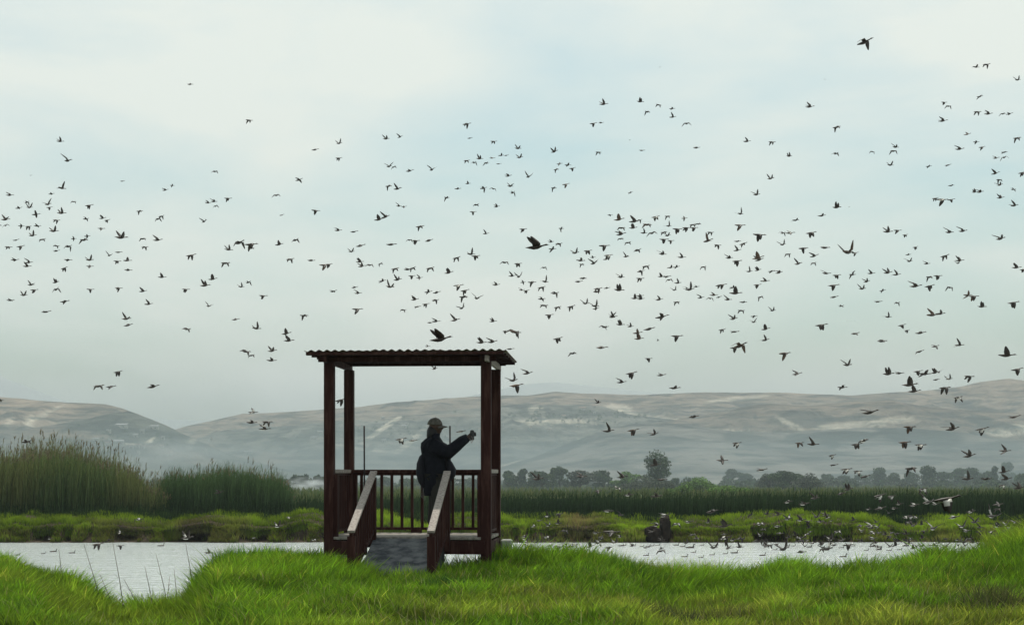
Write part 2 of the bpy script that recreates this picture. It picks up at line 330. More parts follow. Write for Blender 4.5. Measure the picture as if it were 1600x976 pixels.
brown = np.maximum(brown, .55 * sstep(.15, .5, bg_) * (s < 7))
c = colmix((0.17, 0.26, 0.018), (0.15, 0.11, 0.055), np.clip(brown * rng.uniform(.6, 1.1, n), 0, 1)) * (.8 + .8 * tu + .35 * rng.random(n) + .35 * bg_)[:, None]
c = c * np.where(px < 470, .7, 1.0)[:, None]
Hh = np.clip(.17 + .22 * tu + .08 * rng.random(n), .05, .5)
q = (s > 5) & (s < 6.2) & (rng.random(n) < .8); Hh = np.where(q, -Hh * 1.1 - .1, Hh); parts.append(blades(np.stack([x, y - .05 * q, z - .02], 1), Hh, rng.uniform(.014, .032, n), np.stack([rng.normal(0, .08, n), rng.normal(-.05, .07, n)], 1), c))
join_blades('bank_grass', parts, M['grass'], 'tufted green grass hanging over the far bank edge')

# rushes and reeds
def reeds(name, tabtop, x0, x1, Y0, Y1, npt, colA, colB, label, wid=(.018, .035), lean=(.1, .12), zb=.9, topn=.14, upper=None, plumes=0):
    Y = rng.uniform(Y0, Y1, npt); px = rng.uniform(x0, x1, npt); x = wx(px, Y)
    top = wz(interp(tabtop, px), Y); top = top + topn * 1.6 * fbm2(x, Y * .3, .8, 3, 61) + topn * 3.6 * (rng.random(npt) ** 5 - .2)
    z0 = np.where(Y < 77.6, zb - .25, zb) + 0 * x; Hh = np.clip(top - z0, .15, 9)
    short = rng.random(npt) < .35; Hh = np.where(short, Hh * rng.uniform(.35, .9, npt), Hh)
    t = np.clip(.5 + .6 * fbm2(x, Y, 1.2, 3, 63) + .2 * rng.normal(0, 1, npt), 0, 1)
    c = colmix(colA, colB, t) * rng.uniform(.6, 1.35, (npt, 1))
    ln = np.stack([rng.normal(lean[0], lean[1], npt), rng.normal(0, lean[1] * .7, npt)], 1) * Hh[:, None]
    P = [blades(np.stack([x, Y, z0], 1), Hh, rng.uniform(*wid, npt), ln, c, tip=upper or (1.25, 1.2, 1.0), base=(.75, .9, .95))]
    # leaves thrown off the stems
    q = npt; k = rng.integers(0, npt, q); f = rng.uniform(.25, .92, q); L_ = rng.uniform(.2, .5, q) * np.clip(Hh[k] / 2, .35, 1)
    root = np.stack([x[k] + ln[k, 0] * f * f, Y[k] + ln[k, 1] * f * f, z0[k] + Hh[k] * f], 1); a = rng.uniform(0, 2 * math.pi, q)
    P.append(blades(root, L_ * rng.uniform(.5, 1, q), rng.uniform(.016, .03, q), np.stack([np.cos(a) * L_ * .6 + .06, np.sin(a) * L_ * .5], 1), c[k] * (1.0 + .25 * f[:, None])))
    if plumes:
        k = rng.integers(0, npt, plumes); k = k[(~short)[k]]; q = len(k) * 6; kk = np.repeat(k, 6)
        root = np.stack([x[kk] + ln[kk, 0], Y[kk] + ln[kk, 1], z0[kk] + Hh[kk] - .12 + rng.uniform(-.12, .12, q)], 1)
        P.append(blades(root, rng.uniform(.08, .22, q), rng.uniform(.02, .04, q), rng.normal(.03, .06, (q, 2)), np.array((.2, .165, .10)) * rng.uniform(.6, 1.3, (q, 1))))
    return join_blades(name, P, M['rush'], label, 'reeds')
reeds('tall_reeds', [(-200, 720), (-60, 708), (0, 712), (40, 705), (80, 699), (105, 697), (135, 706), (160, 716), (190, 727), (212, 740), (228, 756), (244, 762), (262, 766)], -70, 262, 77.8, 84, 12000, (.165, .17, .065), (.075, .125, .045), 'tall brown seeded reeds standing thick on the far bank', plumes=1500, lean=(.05, .09), topn=.3)
reeds('slender_reeds', [(240, 775), (256, 738), (300, 741), (350, 733), (400, 737), (436, 745), (452, 765), (462, 785)], 242, 464, 78.2, 83, 8000, (.05, .09, .04), (.08, .13, .05), 'slender blue green reeds beside the tall brown reeds', lean=(.07, .08), plumes=300, topn=.18)
reeds('rush_bed', [(-100, 785), (250, 783), (470, 781), (800, 776), (1200, 773), (1700, 770)], -90, 1690, 77, 90, 60000, (.018, .036, .017), (.03, .055, .02), 'dark green rush bed running along the far bank', wid=(.022, .04), topn=.15, lean=(.03, .09))
# lower darker stems at the foot of the reeds
reeds('bank_rushes', [(-100, 802), (60, 800), (120, 795), (250, 797), (330, 803), (480, 805), (560, 800), (800, 800), (960, 806), (1100, 812), (1250, 806), (1400, 802), (1440, 812), (1500, 806), (1700, 800)], -90, 1690, 75.8, 77.6, 22000, (.022, .045, .017), (.035, .065, .02), 'short dark rushes at the foot of the rush bed', wid=(.02, .035), topn=.1, lean=(.02, .08), zb=1.0)

# ------------------------------------------------------------------ field and hills
def field_z(Y): return np.interp(Y, [80, 150, 300, 520, 900, 12000], [.95, .6, -.6, -2.2, -3.4, -3.4])
xs = np.linspace(-1, 1, 160); ys = np.concatenate([np.linspace(88, 600, 90), np.geomspace(620, 5200, 40)])
Xf = xs[None, :] * (ys[:, None] * .55 + 60); Yf = np.repeat(ys[:, None], len(xs), 1)
Zf = field_z(Yf) + .35 * fbm2(Xf, Yf, 40, 3, 71) * sstep(95, 200, Yf)
tt = fbm2(Xf * .5, Yf * 1.5, 45, 3, 72); cf = np.stack([.9 + .25 * tt, .95 + .15 * tt, .85 + .1 * tt], -1).reshape(-1, 3)
o = link('field', np_mesh('field', np.stack([Xf, Yf, Zf], -1).reshape(-1, 3), grid_faces(len(xs), len(ys)), cf), M['field'], smooth=True); tag(o, 'flat green field behind the rush bed', kind='structure')
# rough pasture clumps on the field
n = 45000; Y = 95 * (560 / 95) ** rng.random(n); x = (rng.random(n) - .5) * 2 * Y * .34; k = fbm2(x, Y * .6, 14, 3, 75) > -.05; x, Y = x[k], Y[k]; n = len(x)
sc = Y / 200
join_blades('pasture', [blades(np.stack([x, Y, field_z(Y) - .2], 1), rng.uniform(.5, 1.3, n) * (0.5 + .5 * sc), rng.uniform(.15, .4, n) * sc, rng.normal(0, .25, (n, 2)) * sc[:, None], colmix((.07, .11, .04), (.13, .14, .06), rng.random(n)))], M['leaf'], 'rough pasture and low scrub on the field')

TAN = np.array((.21, .16, .12)); HAZE_GREY = np.array((.5, .53, .52)); VEG = np.array((.012, .018, .016)); LIGHT = np.array((.62, .55, .44))
def hill(name, Yr, prof, base, patches, label, veg=0.0, vseed=1, front=.7, nx=420, vsc=60, gully=.2, spread=0.0):
    x0, x1 = prof[0][0], prof[-1][0]; px = np.linspace(x0, x1, nx); x = wx(px, Yr); zr = wz(interp(prof, px), Yr)
    zr = zr + Yr / F * (1.2 * fbm2(x, x * 0, Yr * .02, 4, vseed))
    zb = -6.0; t = np.linspace(0, 1, 60); rowsY = Yr * (front + (1 - front) * t); V = []; C = []
    for j, tj in enumerate(t):
        s = tj ** 1.25 * (1.1 - .1 * tj); h = np.maximum(zr - zb, 4)
        xx = x; yy = np.full(nx, rowsY[j])
        z = zb + h * s + h * gully * (fbm2(xx, yy * .45, Yr * .03, 4, vseed + 3) + .6 * np.abs(fbm2(xx + .3 * h * s, yy * .12, Yr * .009, 3, vseed + 4))) * (4 * tj * (1 - tj)) ** .7 * min(1, tj * 2)
        V.append(np.stack([xx, yy, z], 1))
    for q in (1.06, 1.16, 1.3):
        V.append(np.stack([x, np.full(nx, Yr * q), zb + (zr - zb) * (1 - (q - 1) * 3.2)], 1))
    V = np.concatenate(V); py = HY - (V[:, 2] - EYE) * F / V[:, 1]; pxx = 800 + V[:, 0] * F / V[:, 1]
    nz_ = fbm2(V[:, 0], V[:, 1] * .35 + V[:, 2] * 2, vsc, 4, vseed + 5); n2 = fbm2(V[:, 0], V[:, 1] * .2 + V[:, 2] * 3, vsc * .3, 3, vseed + 8)
    c = np.array(base)[None, :] * (1.1 + .65 * nz_ + .5 * n2)[:, None]
    if veg: c = c * (1 - sstep(.35 - veg, .75 - veg, nz_ + .4 * n2))[:, None] + VEG * sstep(.35 - veg, .75 - veg, nz_ + .4 * n2)[:, None]
    for (cx, cy, rx, ry, rot, colr, amt) in patches:
        dx = pxx - cx; dy = py - cy; ca, sa = math.cos(rot), math.sin(rot); a = (dx * ca + dy * sa) / rx; b = (-dx * sa + dy * ca) / ry
        d = np.sqrt(a * a + b * b) + .35 * n2 + .2 * nz_
        w_ = amt * (1 - sstep(.75, 1.1, d)); c = c * (1 - w_)[:, None] + np.array(colr) * (.85 + .3 * np.random.default_rng(3).random(len(V)))[:, None] * w_[:, None]
    o = link(name, np_mesh(name, V, grid_faces(nx, len(V) // nx), np.clip(c, .02, .9)), M['hill'], smooth=True)
    return tag(o, label, kind='structure')
hill('distant_mountain', 3900, [(-500, 590), (-200, 586), (-60, 584), (0, 588), (40, 603), (90, 622), (160, 644), (260, 655), (420, 660), (600, 640), (720, 622), (770, 610), (820, 600), (870, 597), (930, 603), (1000, 612), (1080, 622), (1300, 640), (1700, 620), (2200, 610)], HAZE_GREY, [], 'faint far mountains fading into the haze', nx=200, gully=.03)
M['far_hill'] = mat('far_mountain_haze_tone', (.40, .43, .43), .95, .05, noise=(.004, (.36, .39, .40), .4, .6)); bpy.data.objects['distant_mountain'].data.materials[0] = M['far_hill']  # haze put into the colour: paled so the mountain melts into the sky
hill('back_ridge', 2700, [(-900, 690), (200, 700), (262, 676), (290, 665), (330, 657), (380, 646), (450, 643), (500, 640), (560, 636), (620, 628), (700, 622), (760, 618), (830, 617), (868, 611), (910, 614), (1000, 616), (1100, 613), (1230, 613), (1330, 618), (1390, 613), (1450, 610), (1500, 604), (1535, 596), (1575, 591), (1600, 594), (1700, 588), (2500, 600)], TAN * .95,
     [(960, 640, 30, 8, 0, LIGHT, .7), (1010, 650, 60, 4, .15, LIGHT, .6), (1150, 623, 50, 4, -.1, LIGHT, .5), (1530, 640, 40, 12, .3, VEG, .6)], 'long bare ridge closing the valley', veg=.05, vseed=2, nx=620)
hill('terrace_hill', 2200, [(100, 740), (240, 715), (300, 690), (350, 672), (400, 668), (470, 664), (530, 656), (600, 651), (680, 645), (740, 638), (800, 632), (900, 631), (950, 637), (985, 648), (1060, 656), (1120, 672), (1200, 705), (1300, 740)], (.14, .135, .115),
     [(835, 640, 9, 9, .9, LIGHT, .8), (850, 648, 14, 4, 1.2, LIGHT, .7), (760, 634, 120, 3, 0, VEG, .7), (870, 645, 70, 7, 0, VEG * 1.4, .7), (880, 659, 85, 5, 0, LIGHT, .55), (650, 652, 120, 4, -.03, TAN, .7), (600, 668, 45, 4, -.6, LIGHT, .75), (640, 690, 40, 5, -.7, LIGHT, .6), (700, 668, 90, 14, 0, VEG * 1.6, .45), (470, 690, 60, 5, -.5, VEG, .6), (390, 680, 40, 10, 0, VEG * 1.5, .5), (400, 715, 70, 10, 0, TAN, .7), (820, 675, 60, 8, 0, (.11, .11, .09), .6), (560, 700, 60, 4, .1, LIGHT, .5), (530, 675, 60, 10, 0, VEG * 1.5, .5), (330, 700, 40, 8, .2, TAN, .7)],
     'scrubby terraced hill with pale tracks', veg=.16, vseed=5, nx=620, vsc=45)
hill('brown_hill', 1900, [(880, 740), (940, 690), (985, 668), (1040, 658), (1090, 650), (1140, 641), (1180, 632), (1205, 630), (1260, 634), (1330, 628), (1385, 625), (1440, 634), (1500, 640), (1560, 643), (1600, 645), (1800, 650), (2400, 660)], TAN * .72,
     [(1250, 655, 60, 14, 0, VEG * 1.8, .6), (1160, 660, 50, 9, .2, TAN * .7, .7), (1350, 662, 90, 6, -.1, LIGHT * .8, .7), (1240, 665, 40, 4, .5, LIGHT * .8, .6), (1530, 655, 25, 9, .2, VEG * 1.2, .8), (1460, 648, 60, 3, .1, VEG, .5), (1590, 670, 50, 9, -.15, LIGHT, .8), (1545, 660, 60, 8, .2, VEG * 1.4, .6), (1150, 674, 60, 2, .05, LIGHT, .7), (1180, 652, 3, 5, 0, VEG, .8)],
     'brown bare hill with darker scrub slopes', veg=.06, vseed=9, nx=620)
hill('grey_slope', 1500, [(480, 745), (650, 738), (760, 730), (830, 715), (900, 688), (940, 672), (985, 662), (1040, 660), (1090, 666), (1150, 674), (1230, 676), (1275, 672), (1340, 668), (1420, 668), (1500, 675), (1560, 684), (1620, 690), (1800, 700), (2400, 710)], (.155, .14, .125),
     [(860, 705, 75, 9, -.3, VEG * 1.2, .8), (1060, 664, 30, 3, .15, VEG, .7), (1160, 683, 30, 9, .1, VEG * 1.5, .7), (1245, 685, 20, 10, 0, VEG * 1.5, .8), (1320, 682, 62, 10, -.03, VEG, .95), (1300, 695, 14, 8, 0, VEG * 1.4, .8), (1440, 682, 70, 14, .1, VEG, .9), (1470, 700, 25, 9, 0, VEG * 1.4, .7), (1560, 697, 50, 8, 0, VEG * 1.4, .7), (810, 718, 50, 3, -.3, LIGHT, .5)],
     'smooth grey slope behind the tree line', veg=-.1, vseed=12, nx=620, gully=.08)
hill('tan_hill', 2000, [(-1400, 690), (-400, 650), (-150, 625), (-40, 619), (0, 620), (60, 625), (110, 629), (165, 631), (190, 637), (215, 646), (260, 664), (310, 690), (370, 718), (440, 742)], TAN * 1.0,
     [(46, 660, 7, 12, .3, LIGHT, .85), (15, 660, 5, 14, .4, LIGHT, .6), (75, 645, 40, 3, -.5, LIGHT, .5), (20, 668, 60, 4, 0, VEG * 1.5, .7)], 'tan bare hill beyond the brown reeds', veg=.0, vseed=15, nx=420)
hill('settled_hill', 1550, [(-600, 735), (-100, 700), (0, 680), (50, 669), (80, 664), (130, 656), (165, 647), (203, 642), (240, 657), (280, 675), (310, 688), (350, 706), (400, 722), (480, 742)], (.075, .078, .064),
     [(110, 680, 75, 12, .12, TAN * .95, .85), (30, 690, 60, 18, 0, TAN * .7, .6), (235, 688, 10, 3, -.7, LIGHT, .9), (190, 694, 40, 2, 0, LIGHT, .6), (280, 710, 60, 14, .2, TAN * .8, .7), (300, 690, 6, 20, .5, LIGHT * .8, .5), (180, 715, 70, 10, 0, (.06, .065, .06), .6)], 'dark scrubby hill dotted with small houses', veg=.2, vseed=18, nx=420, vsc=35)

# ------------------------------------------------------------------ houses on the hills
dg = bpy.context.evaluated_depsgraph_get(); bpy.context.view_layer.update()
from mathutils.bvhtree import BVHTree
def bvh_of(*names):
    V, P = [], []
    for nme in names:
        me = bpy.data.objects[nme].data; off = len(V)
        V += [tuple(v.co) for v in me.vertices]; P += [tuple(i + off for i in p.vertices) for p in me.polygons]
    return BVHTree.FromPolygons(V, P)
BV = bvh_of('terrace_hill', 'settled_hill', 'tan_hill', 'grey_slope')
M['hwall'] = mat('house_wall', (.5, .47, .42), .9, .1, noise=(.4, (.38, .36, .33), .4, .6)); M['hroof'] = mat('house_roof', (.30, .30, .31), .7, .1); M['hdark'] = mat('house_window', (.03, .03, .035), .4)
M['hroof2'] = mat('rust_roof', (.25, .14, .10), .7, .2)
HOUSES = [(190, 668, 22, 'long white roofed house highest on the dark settled hill'), (241, 670, 16, 'white roofed house by the crest fall of the settled hill'), (183, 694, 24, 'long pale shed low on the settled hill'), (150, 690, 12, 'small pale house beside the long low shed'), (205, 700, 9, 'tiny grey house just under the long low shed'),
          (222, 676, 8, 'tiny house between the two white roofs of the settled hill'), (170, 676, 8, 'tiny house uphill of the long pale shed'), (212, 683, 9, 'small house at the head of the pale gully'), (252, 700, 9, 'small house low in the smoke of the settled hill'), (265, 712, 10, 'lowest house in the smoke near the slender reeds'),
          (388, 709, 15, 'square pale warehouse out in the valley before the shelter'), (490, 686, 12, 'white house against the shelter left post'), (500, 677, 10, 'pale house up the slope by the shelter left post'), (632, 668, 10, 'white house seen between posts over the rail pole'), (600, 690, 8, 'small house under the pale track seen through the shelter'), (560, 668, 7, 'small grey house beside the back left post'), (910, 640, 12, 'long house on top of the terraced hill'), (880, 652, 9, 'small house on the terraced hill flat')]
gh = random.Random(8)
for nm_, lo_, hi_, yy_, nn_ in (('settled hill', 120, 330, 695, 12), ('terraced hill', 560, 950, 662, 14)):
    for i_, px_ in enumerate(sorted(gh.uniform(lo_, hi_) for _ in range(nn_))): HOUSES.append((px_, gh.gauss(yy_, 11), gh.uniform(4, 8), 'tiny %s house, %s from left among the tiny houses of the %s' % (('pale', 'rusty')[i_ % 2], ['first', 'second', 'third', 'fourth', 'fifth', 'sixth', 'seventh', 'eighth', 'ninth', 'tenth', 'eleventh', 'twelfth', 'thirteenth', 'fourteenth'][i_], nm_)))
for (px, py, wpx, lab) in HOUSES:
    d = Vector(((px - CX) / F, 1, -(py - HY) / F)); hit = BV.ray_cast(Vector((0, 0, EYE)), d.normalized())
    if hit[0] is None: continue
    p = hit[0]; sc = p.y / F; W_ = wpx * sc * .8; Hh = max(3.0, 3.2 * sc); D_ = W_ * .6
    r = empty('hillside_house', (p.x, p.y, p.z - .6), R(random.uniform(-15, 15))); tag(r, lab, 'house', 'houses on the hills')
    MB().box((0, 0, Hh / 2), (W_, D_, Hh)).build('wall', M['hwall'], r)
    b = MB(); o_ = .4; vs = [b.bm.verts.new(q) for q in ((-W_ / 2 - o_, -D_ / 2 - o_, Hh), (W_ / 2 + o_, -D_ / 2 - o_, Hh), (W_ / 2 + o_, D_ / 2 + o_, Hh + D_ * .22), (-W_ / 2 - o_, D_ / 2 + o_, Hh + D_ * .22), (-W_ / 2 - o_, -D_ / 2 - o_, Hh + .3), (W_ / 2 + o_, -D_ / 2 - o_, Hh + .3), (W_ / 2 + o_, D_ / 2 + o_, Hh + D_ * .22 + .3), (-W_ / 2 - o_, D_ / 2 + o_, Hh + D_ * .22 + .3))]
    for f in ((0, 1, 2, 3), (7, 6, 5, 4), (0, 4, 5, 1), (1, 5, 6, 2), (2, 6, 7, 3), (3, 7, 4, 0)): b.bm.faces.new([vs[i] for i in f])
    b.build('roof', M['hroof'] if 'white' in lab or 'pale' in lab else M['hroof2'], r)
    for k in range(max(1, int(wpx // 8))):
        MB().box(((k + .5) / max(1, int(wpx // 8)) * W_ - W_ / 2, -D_ / 2 - .03, Hh * .5), (1.1, .1, 1.1)).build('window', M['hdark'], r)

# ------------------------------------------------------------------ trees
def leaf_cloud(blobs, npt, size, colA, colB, seed):
    g = np.random.default_rng(seed); V = []; wts = np.array([b[3] * b[4] * b[5] for b in blobs]); wts = wts / wts.sum(); who = g.choice(len(blobs), npt, p=wts)
    B = np.array(blobs)[who]; d = g.normal(0, 1, (npt, 3)); d /= np.linalg.norm(d, axis=1)[:, None]; rr = g.uniform(.35, 1.04, npt) ** .6
    P = B[:, :3] + d * B[:, 3:6] * rr[:, None]
    a = g.normal(0, 1, (npt, 3)); a /= np.linalg.norm(a, axis=1)[:, None]; b = np.cross(a, g.normal(0, 1, (npt, 3))); b /= np.linalg.norm(b, axis=1)[:, None]
    s = size * g.uniform(.5, 1.3, npt)[:, None]
    V = np.stack([P - a * s, P + b * s * .6, P + a * s, P - b * s * .6], 1).reshape(-1, 3); Fc = np.arange(npt * 4).reshape(-1, 4)
    tone = (.75 + .5 * g.random(len(blobs)))[who] * g.uniform(.7, 1.3, npt); c = (np.array(colA) * (1 - g.random(npt)[:, None]) + np.array(colB) * g.random(npt)[:, None]) * tone[:, None]
    return V, Fc, np.repeat(c, 4, axis=0)
GRN = ((.035, .06, .028), (.06, .085, .035)); LGRN = ((.09, .17, .035), (.13, .21, .05)); GRY = ((.05, .062, .045), (.08, .09, .06))
TREES = [  # px, top y, width px, Y, kind, palette, label
 (461, 741, 15, 420, 'r', GRN, 'small round tree above the white smoke by the slender reeds'), (478, 740, 15, 430, 'r', GRN, 'second round tree above the white smoke'), (497, 741, 14, 425, 'r', GRN, 'round tree touching the shelter left post'),
 (795, 734, 26, 420, 'r', GRN, 'broad tree touching the shelter right post'), (816, 732, 13, 440, 'p', GRN, 'narrow forked tree just clear of the shelter'), (846, 736, 36, 400, 'r', GRN, 'round tree with a flying duck before it, nearest clear of the shelter'),
 (874, 728, 26, 430, 'r', GRN, 'taller rounded tree behind the first round trees'), (905, 734, 34, 400, 'r', GRY, 'greyish tree in the middle of the round tree row'), (943, 734, 34, 420, 'r', GRN, 'green round tree before the grey bush'), (978, 736, 36, 380, 'r', LGRN, 'light topped tree leaning on the large grey bush'),
 (1025, 701, 34, 360, 'k', GRN, 'tall block shaped tree with a spiky crown, highest of the tree line'), (1012, 742, 76, 340, 'b', GRY, 'large grey bush in front of the tall spiky tree'), (1058, 746, 12, 420, 'r', GRN, 'small tree next to the tall spiky tree'),
 (1090, 743, 54, 300, 'b', LGRN, 'light green mounded bush past the tall spiky tree'), (1132, 757, 70, 260, 'b', LGRN, 'low light green bush spreading below the mounded one'), (1066, 756, 40, 270, 'b', LGRN, 'low light green bush beneath the large grey bush'), (1142, 732, 28, 640, 'r', GRN, 'hazy double crowned tree past the light green bushes'), (1167, 739, 24, 640, 'r', GRN, 'faint rounded tree between double crown and willow mass'),
 (1203, 740, 40, 380, 'r', GRY, 'grey brown tree at the edge of the broad willow mass'), (1232, 736, 40, 370, 'r', GRN, 'middle tree of the broad willow mass'), (1262, 737, 44, 360, 'b', GRY, 'broad dark willow with drooping outline'), (1295, 740, 22, 560, 'r', GRN, 'faint tree behind the dark willow'),
 (1322, 742, 22, 600, 'r', GRN, 'small faint tree in the gap after the willow'), (1345, 741, 24, 600, 'r', GRN, 'faint tree next to the tall oval tree'), (1373, 730, 20, 560, 'p', GRN, 'tall oval hazy tree in the row'), (1397, 738, 28, 540, 'r', GRN, 'broad hazy tree past the tall oval tree'), (1422, 736, 24, 540, 'r', GRN, 'hazy tree before the square topped poplar'),
 (1452, 727, 20, 500, 'p', GRN, 'square topped poplar standing alone in the row'), (1479, 737, 26, 540, 'r', GRN, 'round tree right after the square topped poplar'), (1498, 731, 16, 560, 'p', GRN, 'slim tree leading the merged crowns'), (1520, 730, 34, 540, 'r', GRN, 'widest of the merged hazy crowns'), (1544, 735, 26, 540, 'r', GRN, 'sloping end of the merged hazy crowns'), (1554, 728, 9, 520, 'p', GRN, 'thin column tree before the pale ball tree'), (1576, 721, 24, 800, 'r', GRN, 'pale ball shaped tree rising over the row'), (1597, 739, 26, 480, 'r', GRN, 'tree cut by the photo edge'),
 (600, 744, 24, 520, 'r', GRN, 'faint tree between the railing and the hill, under the shelter'), (636, 747, 22, 520, 'r', GRN, 'faint low tree close to the person under the shelter'), (735, 746, 26, 520, 'r', GRN, 'faint tree seen near the front right post')]
for i, (px, ty, wpx, Y, kd, pal, lab) in enumerate(TREES):
    sc = Y / F; W_ = wpx * sc * 1.28; zb = float(field_z(Y)) - .2; ht = wz(ty, Y) - zb; g = random.Random(i * 7 + 1); x = wx(px, Y)
    r = empty('bush' if kd == 'b' else 'tree', (x, Y, zb)); tag(r, lab, 'bush' if kd == 'b' else 'tree', 'trees beyond the rush bed')
    blobs = []
    if kd == 'r':
        for k in range(9): a = g.uniform(0, 6.28); q = g.uniform(.1, .44); hz = g.uniform(.26, .86); blobs.append((math.cos(a) * W_ * q, math.sin(a) * W_ * q, ht * hz, W_ * g.uniform(.12, .28), W_ * .24, ht * g.uniform(.09, .22)))
        blobs.append((0, 0, ht * .8, W_ * .24, W_ * .24, ht * .2))
    elif kd == 'p':
        for k in range(7): hz = .22 + .66 * k / 6; blobs.append((g.uniform(-.1, .1) * W_, 0, ht * hz, W_ * g.uniform(.36, .5), W_ * .4, ht * .13))
    elif kd == 'k':
        for k in range(6): blobs.append((g.uniform(-.12, .12) * W_, 0, ht * (.12 + .11 * k), W_ * .44, W_ * .4, ht * .12))
        for k in range(9): a = (k - 4) / 4; blobs.append((a * W_ * .34, g.uniform(-.2, .2) * W_, ht * (.80 - .10 * a * a), W_ * .12, W_ * .15, ht * .15))
        for k in range(11): a = (k - 5) / 5; blobs.append((a * W_ * .36, 0, ht * (.93 - .12 * a * a), W_ * .035, W_ * .05, ht * .07))
    else:
        for k in range(14): a = g.uniform(-1, 1); blobs.append((a * W_ * .38, g.uniform(-.3, .3) * W_, ht * g.uniform(.25, .5) * (1.25 - .6 * a * a), W_ * g.uniform(.12, .2), W_ * .2, ht * g.uniform(.2, .34)))
        blobs.append((g.uniform(-.1, .1) * W_, 0, ht * .7, W_ * .2, W_ * .2, ht * .28))
    area = wpx * (ht / sc); V, Fc, c = leaf_cloud(blobs, int(min(5200, (900 + area * 2.0) * (2.2 if kd == 'k' else 1))), 1.25 * sc * 1.2, pal[0], pal[1], i)
    link('crown', np_mesh('crown', V, Fc, c), M['leaf'], r)
    tb = MB(); tb.tube([(0, 0, 0), (W_ * .03, 0, ht * .3), (-W_ * .02, 0, ht * .62)], [W_ * .06 + .08, W_ * .045 + .05, .05], 6)
    for k in range(3): a = g.uniform(0, 6.28); tb.tube([(0, 0, ht * (.28 + .08 * k)), (math.cos(a) * W_ * .25, math.sin(a) * W_ * .25, ht * (.5 + .08 * k))], [W_ * .03 + .04, .03], 5)
    tb.build('trunk', M['bark'], r, True)
# hedge bushes scattered far on the terraces (too far to count)
n = 260; V_, F_, C_, off = [], [], [], 0
g = np.random.default_rng(5)
for k in range(n):
    if k < 110: px, py = g.uniform(780, 1010), g.normal(652, 5)
    elif k < 190: px, py = g.uniform(520, 780), g.normal(672, 10)
    else: px, py = g.uniform(100, 300), g.normal(690, 12)
    d = Vector(((px - CX) / F, 1, -(py - HY) / F)); hit = BV.ray_cast(Vector((0, 0, EYE)), d.normalized())
    if hit[0] is None: continue
    p = hit[0]; s = p.y / F * g.uniform(1.2, 3.2); V, Fc, c = leaf_cloud([(p.x, p.y, p.z + s * .6, s, s, s * .9)], 26, s * .45, *GRN, k)
    V_.append(V); F_.append(Fc + off); C_.append(c); off += len(V)
o = link('hillside_scrub', np_mesh('hillside_scrub', np.concatenate(V_), np.concatenate(F_), np.concatenate(C_)), M['leaf']); tag(o, 'dark scrub trees scattered over the hillsides', 'scrub', kind='stuff')

V_, F_, C_, off = [], [], [], 0
for k in range(230):
    Y = g.uniform(430, 640); px = g.uniform(-20, 1620); s = g.uniform(.8, 2.3); x = wx(px, Y); z = float(field_z(Y))
    V, Fc, c = leaf_cloud([(x, Y, z + s * .7, s * 1.6, s, s)], int(70 * s * s) + 40, .42, *(GRY if g.random() < .5 else GRN), k + 900); V_.append(V); F_.append(Fc + off); C_.append(c); off += len(V)
o = link('hedgerow', np_mesh('hedgerow', np.concatenate(V_), np.concatenate(F_), np.concatenate(C_)), M['leaf']); tag(o, 'uneven low hedgerow scrub filling in below the far trees', 'scrub', kind='stuff')

# ------------------------------------------------------------------ earth stump on the far bank
b = MB(); bmesh.ops.create_icosphere(b.bm, subdivisions=4, radius=1)
for v in b.bm.verts:
    c = v.co.copy(); q = Vector([math.copysign(abs(t) ** .6, t) for t in c]); nn = mnoise.noise(c * 2.3) * .45 + mnoise.noise(c * 6) * .22
    v.co = Vector((q.x * .22 * (1 + nn), q.y * .4, q.z * .62 * (1 + nn * .5)))
o = b.build('earth_pillar', M['soil'], None, True); o.location = (wx(1039, 73.2), 73.2, .55)
me = o.data; a = me.color_attributes.new('tint', 'FLOAT_COLOR', 'POINT'); a.data.foreach_set('color', np.tile((.35, .35, .4, 1), len(me.vertices)).astype(np.float32))
tag(o, 'tall dark block of earth on the far bank water edge', 'earth block')
o2 = bpy.data.objects.new('earth_pillar', o.data); COL.objects.link(o2); o2.location = (wx(1020, 73), 73.0, .3); o2.scale = (1.1, 1, .62); o2.rotation_euler = (0, 0, .7); tag(o2, 'low dark lump of earth leaning on the tall earth block', 'earth block')

# ------------------------------------------------------------------ shelter
FL = 2.095   # floor height
hut = empty('viewing_shelter', (H0[0], H0[1], 0), -TH); tag(hut, 'dark red timber viewing shelter with wavy roof and ramp at the lake edge', 'shelter')
Wd, Dp = 2.275, 1.67
G0 = 1.1
P_ = M['paint']
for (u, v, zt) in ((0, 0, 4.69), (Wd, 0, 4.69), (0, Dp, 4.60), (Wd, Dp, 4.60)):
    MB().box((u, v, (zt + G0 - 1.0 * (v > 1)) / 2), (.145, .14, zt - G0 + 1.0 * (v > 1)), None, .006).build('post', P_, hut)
    s = 1 if u == 0 else -1
    MB().box((u + s * .095, v, (3.0 + FL - .25) / 2), (.06, .10, 3.0 - FL + .25 - .012), None, .004).build('side_batten', P_, hut)
for u in (0, Wd):      # beams front to back
    s = 1 if u else -1
    MB().box((u + s * .03, .86, 4.645), (.055, 2.28, .09), None, .004).build('side_beam', M['weathered'] if u else P_, hut)
MB().box((Wd / 2, -.085, 4.65), (Wd + .3, .03, .075), None, .004).build('front_beam', P_, hut)
MB().box((Wd / 2, Dp + .085, 4.69), (Wd + .3, .03, .05), None, .004).build('back_beam', P_, hut)
for k, v in enumerate((-.3, .1, .5, .92, 1.34, 1.76)):
    MB().box((Wd / 2, v, 4.712), (Wd + .56, .045, .04)).build('purlin', P_, hut)
